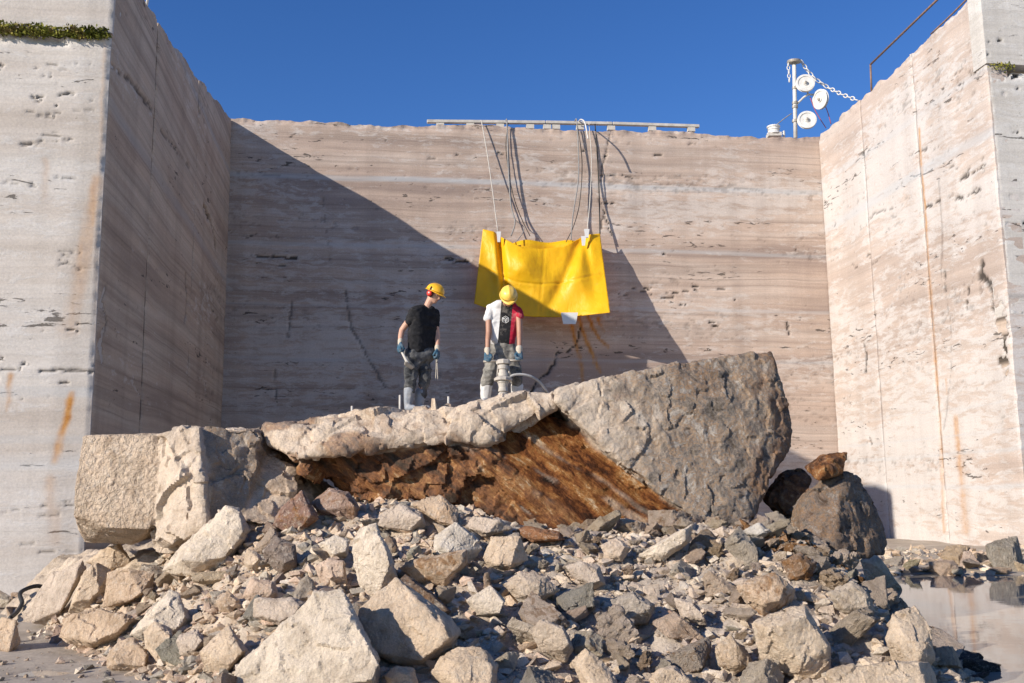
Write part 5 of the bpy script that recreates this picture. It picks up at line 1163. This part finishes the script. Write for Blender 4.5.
def man_left():
    D0 = 14.0; base = at(416, 412, D0); J = lambda x, y, dd=0.0: at(x, y, D0 + dd) - base
    root = empty('person', tuple(base)); tag(root, 'man in black t-shirt, yellow helmet and red ear defenders standing looking down', 'person')
    H = J(434, 294.8, 0.0)
    hp, q, f, s, up = head_parts(H, (0.80, -0.42, -0.42), (0.38, -0.12, 0.92))
    shA, shB = J(414, 311.5, -0.13), J(434.5, 313.5, 0.13)
    elA, wrA = J(402, 330, -0.08), J(400, 343.5, -0.20)
    elB, wrB = J(437, 334, 0.10), J(437.5, 350, -0.02)
    neck = J(427.5, 306, 0.0)
    torso = [[(J(417, 316, -.08), 0.062), (J(431, 317, .08), 0.062), (J(417, 335, -.05), 0.075), (J(427, 335, .05), 0.075), (J(416, 352, -.05), 0.08), (J(426, 352, .05), 0.08)]]
    body = hp + limb((H - up * 0.03 - f * 0.02, 0.058), (neck, 0.055), (J(425, 315, 0), 0.05)) + torso
    body += [[(shA, 0.046), (J(420, 313, -.04), 0.045)], [(shB, 0.046), (J(429, 313, .04), 0.045)]]
    body += limb((shA, 0.048), (J(408, 322, -.12), 0.049), (elA, 0.043), (J(400.6, 337, -.15), 0.041), (wrA, 0.030)) + limb((shB, 0.046), (elB, 0.042), (J(437.5, 342, .04), 0.040), (wrB, 0.030))
    dA = (-0.10, -0.25, -1.0); dB = (0.12, -0.25, -1)
    hA = hand_parts(wrA, dA, (0.5, -0.6, 0), (0.75, 0.55, 0.0), 0.95); hB = hand_parts(wrB, dB, (-0.5, -0.8, 0), (-0.85, 0.3, 0), 0.9)
    body += hA + hB + limb((J(411, 360, -.07), 0.08), (J(410, 379, -.1), 0.055), (J(408.5, 400, -.06), 0.045)) + limb((J(422.5, 360, .06), 0.08), (J(424, 378, .02), 0.055), (J(420, 400, .05), 0.045))
    b = flesh('body', body, 0.0095, M_skin, root); face_bits(q, root, b)
    flesh('hair', [[(q(-0.055, 0.05, 0.0), 0.035), (q(-0.055, -0.05, 0.0), 0.035), (q(-0.06, 0, -0.02), 0.035)]], 0.008, M_hair, root)
    h = helmet(q, f, s, up, M_hat, root)
    # ear defenders: cups and the band
    ear = empty('ear_defenders'); ear.parent = root
    for sg in (-1, 1):
        bm = bmesh.new(); lathe_bm(bm, [(0.034, 0.0), (0.043, 0.008), (0.043, 0.026), (0.034, 0.040), (0.012, 0.044)], frame(q(-0.008, 0.092 * sg, -0.005), tuple(s * sg), tuple(up)), 20)
        cup = link('ear_cup', bm_mesh('ear_cup', bm, True), M_redp, ear)
        bm = bmesh.new(); lathe_bm(bm, [(0.047, -0.016), (0.050, -0.006), (0.048, 0.008)], frame(q(-0.008, 0.092 * sg, -0.005), tuple(s * sg), tuple(up)), 20); link('cushion', bm_mesh('cushion', bm, True), M_black, cup)
        link('arm', tube_mesh('arm', [q(-0.01, 0.118 * sg, 0.02), q(-0.012, 0.13 * sg, 0.06), q(-0.015, 0.120 * sg, 0.095)], 0.008), M_black, ear)
    # clothes
    tee = [[(J(416.5, 314, -.10), 0.082), (J(432.5, 315.5, .10), 0.082), (J(415, 336, -.06), 0.105), (J(428.5, 336, .07), 0.10), (J(414.5, 352, -.07), 0.105), (J(428.5, 352, .07), 0.105)],
           [(J(422, 309.5, -.03), 0.062), (J(430, 309.5, .03), 0.062)], [(shA, 0.066), (J(420, 311, -.05), 0.07)], [(shB, 0.064), (J(430, 312, .05), 0.07)],
           [(shA, 0.066), (J(409.0, 321.5, -.12), 0.063)], [(shB, 0.064), (J(436.5, 325, .12), 0.060)]]
    flesh('t_shirt', tee, 0.012, M_tee, root, 0.034, 3, (5, 5, 7))
    trou = [[(J(413, 354, -.06), 0.118), (J(428, 354, .06), 0.112), (J(411.5, 362, -.07), 0.108), (J(423, 362, .06), 0.104)],
            [(J(411.5, 362, -.07), 0.108), (J(411.0, 379, -.10), 0.088)], [(J(411, 379, -.1), 0.086), (J(409.5, 391, -.07), 0.080)],
            [(J(423, 362, .06), 0.104), (J(424.5, 378, .02), 0.086)], [(J(424.5, 378, .02), 0.085), (J(421.5, 393, .05), 0.078)],
            [(J(409.0, 369, -.12), 0.075), (J(409, 376, -.13), 0.07)]]
    flesh('trousers', trou, 0.012, M_trou, root, 0.045, 5, (5, 5, 9))
    for (k0, a0, t0) in (((409.3, 390, -.07), (408, 408, -.06), (0.10, -0.16)), ((420.5, 393, .05), (419.5, 407, .05), (0.13, -0.12))):
        a_ = J(*a0); a_[2] = 0.06
        flesh('boot', [[(J(*k0), 0.084), (a_ + np.array([0, 0, 0.08]), 0.066)], [(a_ + np.array([0, 0, 0.08]), 0.058), (a_, 0.055)], [(a_ + np.array([0, 0, -0.01]), 0.05), (a_ + np.array([t0[0], t0[1], -0.02]), 0.042)]], 0.011, M_boot, root, 0.012, 8)
    for nm, w_, d_, hd in (('glove', wrA, dA, hA), ('glove', wrB, dB, hB)):
        g_ = flesh(nm, [[(p, r + 0.0045) for p, r in balls] for balls in hd], 0.0075, M_glove, root, 0.004, 9, (20, 20, 20), 1)
        d_ = np.array(d_) / np.linalg.norm(d_); flesh('cuff', [[(w_ - d_ * 0.045, 0.041), (w_ + d_ * 0.005, 0.035)]], 0.009, M_cuff, g_, 0.006, 2)
    return root, J, base, (wrA, dA), (wrB, dB)

def man_right():
    D0 = 14.0; base = at(503, 405, D0); J = lambda x, y, dd=0.0: at(x, y, D0 + dd) - base
    root = empty('person', tuple(base)); tag(root, 'man in white, black and red t-shirt bending over a jackhammer', 'person')
    H = J(508.5, 297.5, -0.22)
    hp, q, f, s, up = head_parts(H, (0.08, -0.62, -0.78), (0.05, -0.76, 0.64))
    shA, shB = J(490, 308.5, -0.02), J(517.5, 310.5, -0.02)
    elA, wrA = J(488.7, 333, -0.10), J(487.5, 353.5, -0.20)
    elB, wrB = J(519.6, 333, -0.10), J(519.2, 352, -0.20)
    neck = J(505.5, 304, -0.06)
    body = hp + limb((H - up * 0.05, 0.058), (neck, 0.055), (J(504, 313, 0.02), 0.05))
    body += [[(J(495, 315, .02), 0.062), (J(512, 316, .02), 0.062), (J(496, 333, .05), 0.07), (J(509, 333, .05), 0.07), (J(497, 350, .08), 0.08), (J(509, 350, .08), 0.08)]]
    body += [[(shA, 0.046), (J(497, 309, -.01), 0.045)], [(shB, 0.046), (J(511, 310, -.01), 0.045)]]
    body += limb((shA, 0.048), (J(488.7, 321, -.06), 0.049), (elA, 0.045), (J(488, 340, -.15), 0.042), (wrA, 0.031)) + limb((shB, 0.048), (J(519.3, 322, -.06), 0.048), (elB, 0.045), (J(519.6, 340, -.15), 0.042), (wrB, 0.031))
    dA = (0.02, -0.25, -1.0); dB = (-0.02, -0.25, -1.0)
    hA = hand_parts(wrA, dA, (1, 0, 0), (0.05, -0.85, -0.3), 1.05, 0.10); hB = hand_parts(wrB, dB, (-1, 0, 0), (0.0, -0.85, -0.3), 1.05, 0.10)
    body += hA + hB + limb((J(496, 356, .08), 0.085), (J(488, 378, -.06), 0.058), (J(486, 398, .0), 0.045)) + limb((J(510, 356, .08), 0.085), (J(516, 378, -.06), 0.058), (J(517, 398, .0), 0.045))
    b = flesh('body', body, 0.0095, M_skin2, root); face_bits(q, root, b)
    flesh('hair', [[(q(-0.055, 0.05, 0.0), 0.035), (q(-0.055, -0.05, 0.0), 0.035), (q(-0.06, 0, -0.02), 0.035)]], 0.008, M_hair, root)
    helmet(q, f, s, up, M_hat2, root)
    # three-colour shirt: cloth dyed in panels across the chest
    t = NT('white_black_red_cotton'); c = t.coord(); sp = t.n.new('ShaderNodeSeparateXYZ'); t.t.links.new(c, sp.inputs[0])
    xx = t.math('ADD', sp.outputs[0], t.math('MULTIPLY', t.math('SUBTRACT', sp.outputs[2], 1.15), -0.10))
    x1 = (J(499.5, 320)[0], J(511.0, 320)[0])
    col = t.mix(t.math('GREATER_THAN', xx, x1[0]), (0.66, 0.65, 0.64), (0.02, 0.02, 0.022)); col = t.mix(t.math('GREATER_THAN', xx, x1[1]), col, (0.42, 0.022, 0.05))
    col = t.mix(t.ramp(t.noise(c, 9, 6, 0.7), [(0.48, 0.0), (0.66, 0.4)]), col, (0.38, 0.345, 0.30))
    M_tee3 = t.done(col, 0.9, t.bump(t.noise(c, 60, 3), 0.2, 0.004), 0.1)
    tee = [[(J(494, 312, 0), 0.088), (J(513.5, 313.5, 0), 0.088), (J(495, 332, .02), 0.100), (J(510, 332, .02), 0.098), (J(495.5, 340, .03), 0.096), (J(508.5, 342, .03), 0.095)],
           [(J(498, 304.5, -.04), 0.066), (J(512, 305.5, -.04), 0.066), (J(496, 310, 0), 0.075), (J(512, 311, 0), 0.075)], [(shA, 0.068), (J(497, 306, -.03), 0.068)], [(shB, 0.066), (J(512, 307, -.03), 0.068)],
           [(shA, 0.068), (J(488.3, 317.5, -.05), 0.070)], [(shB, 0.066), (J(520, 316, -.05), 0.064)]]
    shirt = flesh('t_shirt', tee, 0.012, M_tee3, root, 0.034, 13, (5, 5, 7))
    # printed emblem on the chest: six-sided knot in white
    me = shirt.data; bvh = BVHTree.FromPolygons([v.co[:] for v in me.vertices], [p.vertices[:] for p in me.polygons])
    def chest(px, py):
        o_ = Vector(EYE - base); d_ = Vector(ray(px, py)).normalized(); h_ = bvh.ray_cast(o_, d_)
        return np.array(h_[0] - d_ * 0.003) if h_[0] else np.array(J(px, py, -0.12))
    cx_, cy_ = 505.6, 319.6; bmE = bmesh.new(); em = None
    hexp = [(cx_ + 3.5 * math.cos(a), cy_ + 3.5 * math.sin(a)) for a in np.linspace(math.pi / 2, math.pi * 2.5, 7)]
    strokes = [hexp] + [[(cx_, cy_), hexp[k]] for k in (0, 2, 4)] + [[(cx_ + 1.9 * math.cos(a), cy_ + 1.9 * math.sin(a)) for a in np.linspace(math.pi / 2, math.pi * 2.5, 7)]]
    M_print = plain('white_print', (0.66, 0.66, 0.65), 0.8, 0.05, 20)
    emb = empty('emblem'); emb.parent = root
    for st_ in strokes: link('print_line', tube_mesh('print_line', [chest(*p) for p in st_], 0.0045, sides=5, sub=1), M_print, emb)
    trou = [[(J(496.5, 346, .06), 0.105), (J(508.5, 346, .06), 0.102), (J(495, 357, .07), 0.105), (J(511, 357, .07), 0.105)],
            [(J(495, 357, .06), 0.105), (J(488, 376, -.07), 0.088)], [(J(488, 376, -.07), 0.088), (J(486, 389, 0), 0.076)],
            [(J(511, 357, .06), 0.103), (J(516.5, 376, -.07), 0.088)], [(J(516.5, 376, -.07), 0.088), (J(517, 389, 0), 0.076)]]
    flesh('trousers', trou, 0.012, M_trou2, root, 0.045, 15, (5, 5, 9))
    for (k0, a0, tx_) in (((486, 386.5, -.01), (485.5, 402, 0), -0.03), ((517, 386.5, -.01), (516.8, 401, 0), 0.03)):
        a_ = J(*a0); a_[2] = 0.06
        flesh('boot', [[(J(*k0), 0.090), (a_ + np.array([0, 0, 0.06]), 0.074)], [(a_ + np.array([0, 0, 0.06]), 0.064), (a_, 0.055)], [(a_ + np.array([0, 0, -0.01]), 0.05), (a_ + np.array([tx_, -0.18, -0.02]), 0.042)]], 0.011, M_boot2, root, 0.010, 18)
    for w_, d_, hd in ((wrA, dA, hA), (wrB, dB, hB)):
        g_ = flesh('glove', [[(p, r + 0.009) for p, r in balls] for balls in hd], 0.0075, M_glove, root, 0.004, 19, (20, 20, 20), 1)
        d_ = np.array(d_) / np.linalg.norm(d_); flesh('cuff', [[(w_ - d_ * 0.055, 0.050), (w_ + d_ * 0.01, 0.040)]], 0.009, M_cuff, g_, 0.006, 2)
    return root, J, base, (wrA, dA), (wrB, dB)
m1 = man_left(); m2 = man_right()

# jackhammer held by the right man
_, J2, bs2, hA2, hB2 = m2
gA = hA2[0] + np.array(hA2[1]) / np.linalg.norm(hA2[1]) * 0.115 + np.array([0, -0.036, -0.010]); gB = hB2[0] + np.array(hB2[1]) / np.linalg.norm(hB2[1]) * 0.115 + np.array([0, -0.036, -0.010])
jb = bs2 + J2(503, 404, -0.30); jh = empty('jackhammer', tuple(jb)); tag(jh, 'dusty pale pneumatic jackhammer gripped by the bending man', 'jackhammer')
loc = lambda p: bs2 + p - jb
mid = (gA + gB) / 2; topc = loc(mid)
tube('handle', [loc(gA + np.array([-0.06, 0, 0])), topc + np.array([-0.05, 0, 0])], 0.017, M_steel, jh, sub=1); tube('handle', [topc + np.array([0.05, 0, 0]), loc(gB + np.array([0.05, 0, 0]))], 0.017, M_steel, jh, sub=1)
M_jack = plain('dusty_cast_iron', (0.38, 0.35, 0.31), 0.65, 0.25, 14, 0.3, dirt=(0.58, 0.53, 0.46), dirt_amt=0.8, bump=0.4)
ax = np.array([0, 0, 0.02]); dirj = topc - ax; Lj = np.linalg.norm(dirj)
m4 = frame(ax, tuple(dirj))
def ring(name, prof, seg=20):
    bm = bmesh.new(); lathe_bm(bm, [(r, z * Lj) for r, z in prof], m4, seg); return link(name, bm_mesh(name, bm, False), M_jack, jh)
ring('back_head', [(0.055, 0.90), (0.10, 0.915), (0.105, 0.985), (0.085, 1.02), (0.03, 1.04)], 8)
ring('cylinder', [(0.05, 0.60), (0.075, 0.62), (0.078, 0.70), (0.064, 0.71), (0.064, 0.78), (0.078, 0.79), (0.078, 0.88), (0.055, 0.905)])
ring('clamp', [(0.08, 0.50), (0.125, 0.515), (0.13, 0.57), (0.10, 0.605), (0.05, 0.612)], 10)
ring('front_head', [(0.045, 0.24), (0.070, 0.26), (0.060, 0.36), (0.074, 0.45), (0.085, 0.47), (0.08, 0.505)])
ring('retainer', [(0.03, 0.09), (0.066, 0.10), (0.070, 0.21), (0.05, 0.245)], 12)
ring('chisel', [(0.006, -0.10), (0.019, 0.0), (0.019, 0.10)], 8)
for sg in (-1, 1): tube('bolt', [ax + dirj * 0.50 + np.array([0.085 * sg, -0.02, 0]), ax + dirj * 0.93 + np.array([0.075 * sg, -0.02, 0])], 0.011, M_steel, jh, sub=1)
hs_ = [jb + ax + dirj * 0.585 + np.array([0.06, -0.01, 0]), at(514, 375.0, 13.72), at(522, 374.5, 13.75), at(531, 376.5, 13.8), at(539, 381.5, 13.9), at(545, 389, 14.0), at(551, 397, 14.2), at(565, 404, 14.6)]
tag(tube('air_hose', hs_, 0.019, plain('dusty_grey_hose', (0.40, 0.39, 0.37), 0.7, 0.2, 10)), 'grey air hose curving from the jackhammer behind the boulder', 'hose')
# tools in the left man's hands
_, J1, bs1, hA1, hB1 = m1
g1 = bs1 + hA1[0] + np.array(hA1[1]) / np.linalg.norm(hA1[1]) * 0.095 + np.array([0.022, 0.012, 0])
hm = empty('hand_hammer', tuple(g1)); tag(hm, 'short hammer with pale handle in the left man gloved hand', 'hammer')
hd_ = np.array([0.42, -0.25, -0.80]); hd_ /= np.linalg.norm(hd_)
link('handle', tube_mesh('handle', [-hd_ * 0.07, hd_ * 0.06, hd_ * 0.26], [0.017, 0.017, 0.024]), M_conc, hm)
bm = bmesh.new(); box(bm, (0, 0, 0), (0.14, 0.05, 0.055)); bmesh.ops.bevel(bm, geom=bm.edges[:], offset=0.010, segments=2, affect='EDGES'); o = link('hammer_head', bm_mesh('hammer_head', bm), M_steel, hm); o.location = hd_ * 0.27; o.rotation_euler = (0.3, 0.5, 0.6)
g2 = bs1 + hB1[0] + np.array(hB1[1]) / np.linalg.norm(hB1[1]) * 0.095 + np.array([-0.02, 0.0, 0])
tg_ = empty('tongs', tuple(g2)); tag(tg_, 'pair of long thin steel tongs hanging from the left man other hand', 'tongs')
for sg in (-1, 1): link('arm', tube_mesh('arm', [(0.010 * sg, 0, 0.06), (0.006 * sg, 0, -0.08), (0.010 * sg, 0, -0.22), (0.016 * sg, 0, -0.33)], 0.007), M_steel, tg_)
link('pivot', tube_mesh('pivot', [(0, -0.018, -0.08), (0, 0.018, -0.08)], 0.014, sub=1), M_steel, tg_)
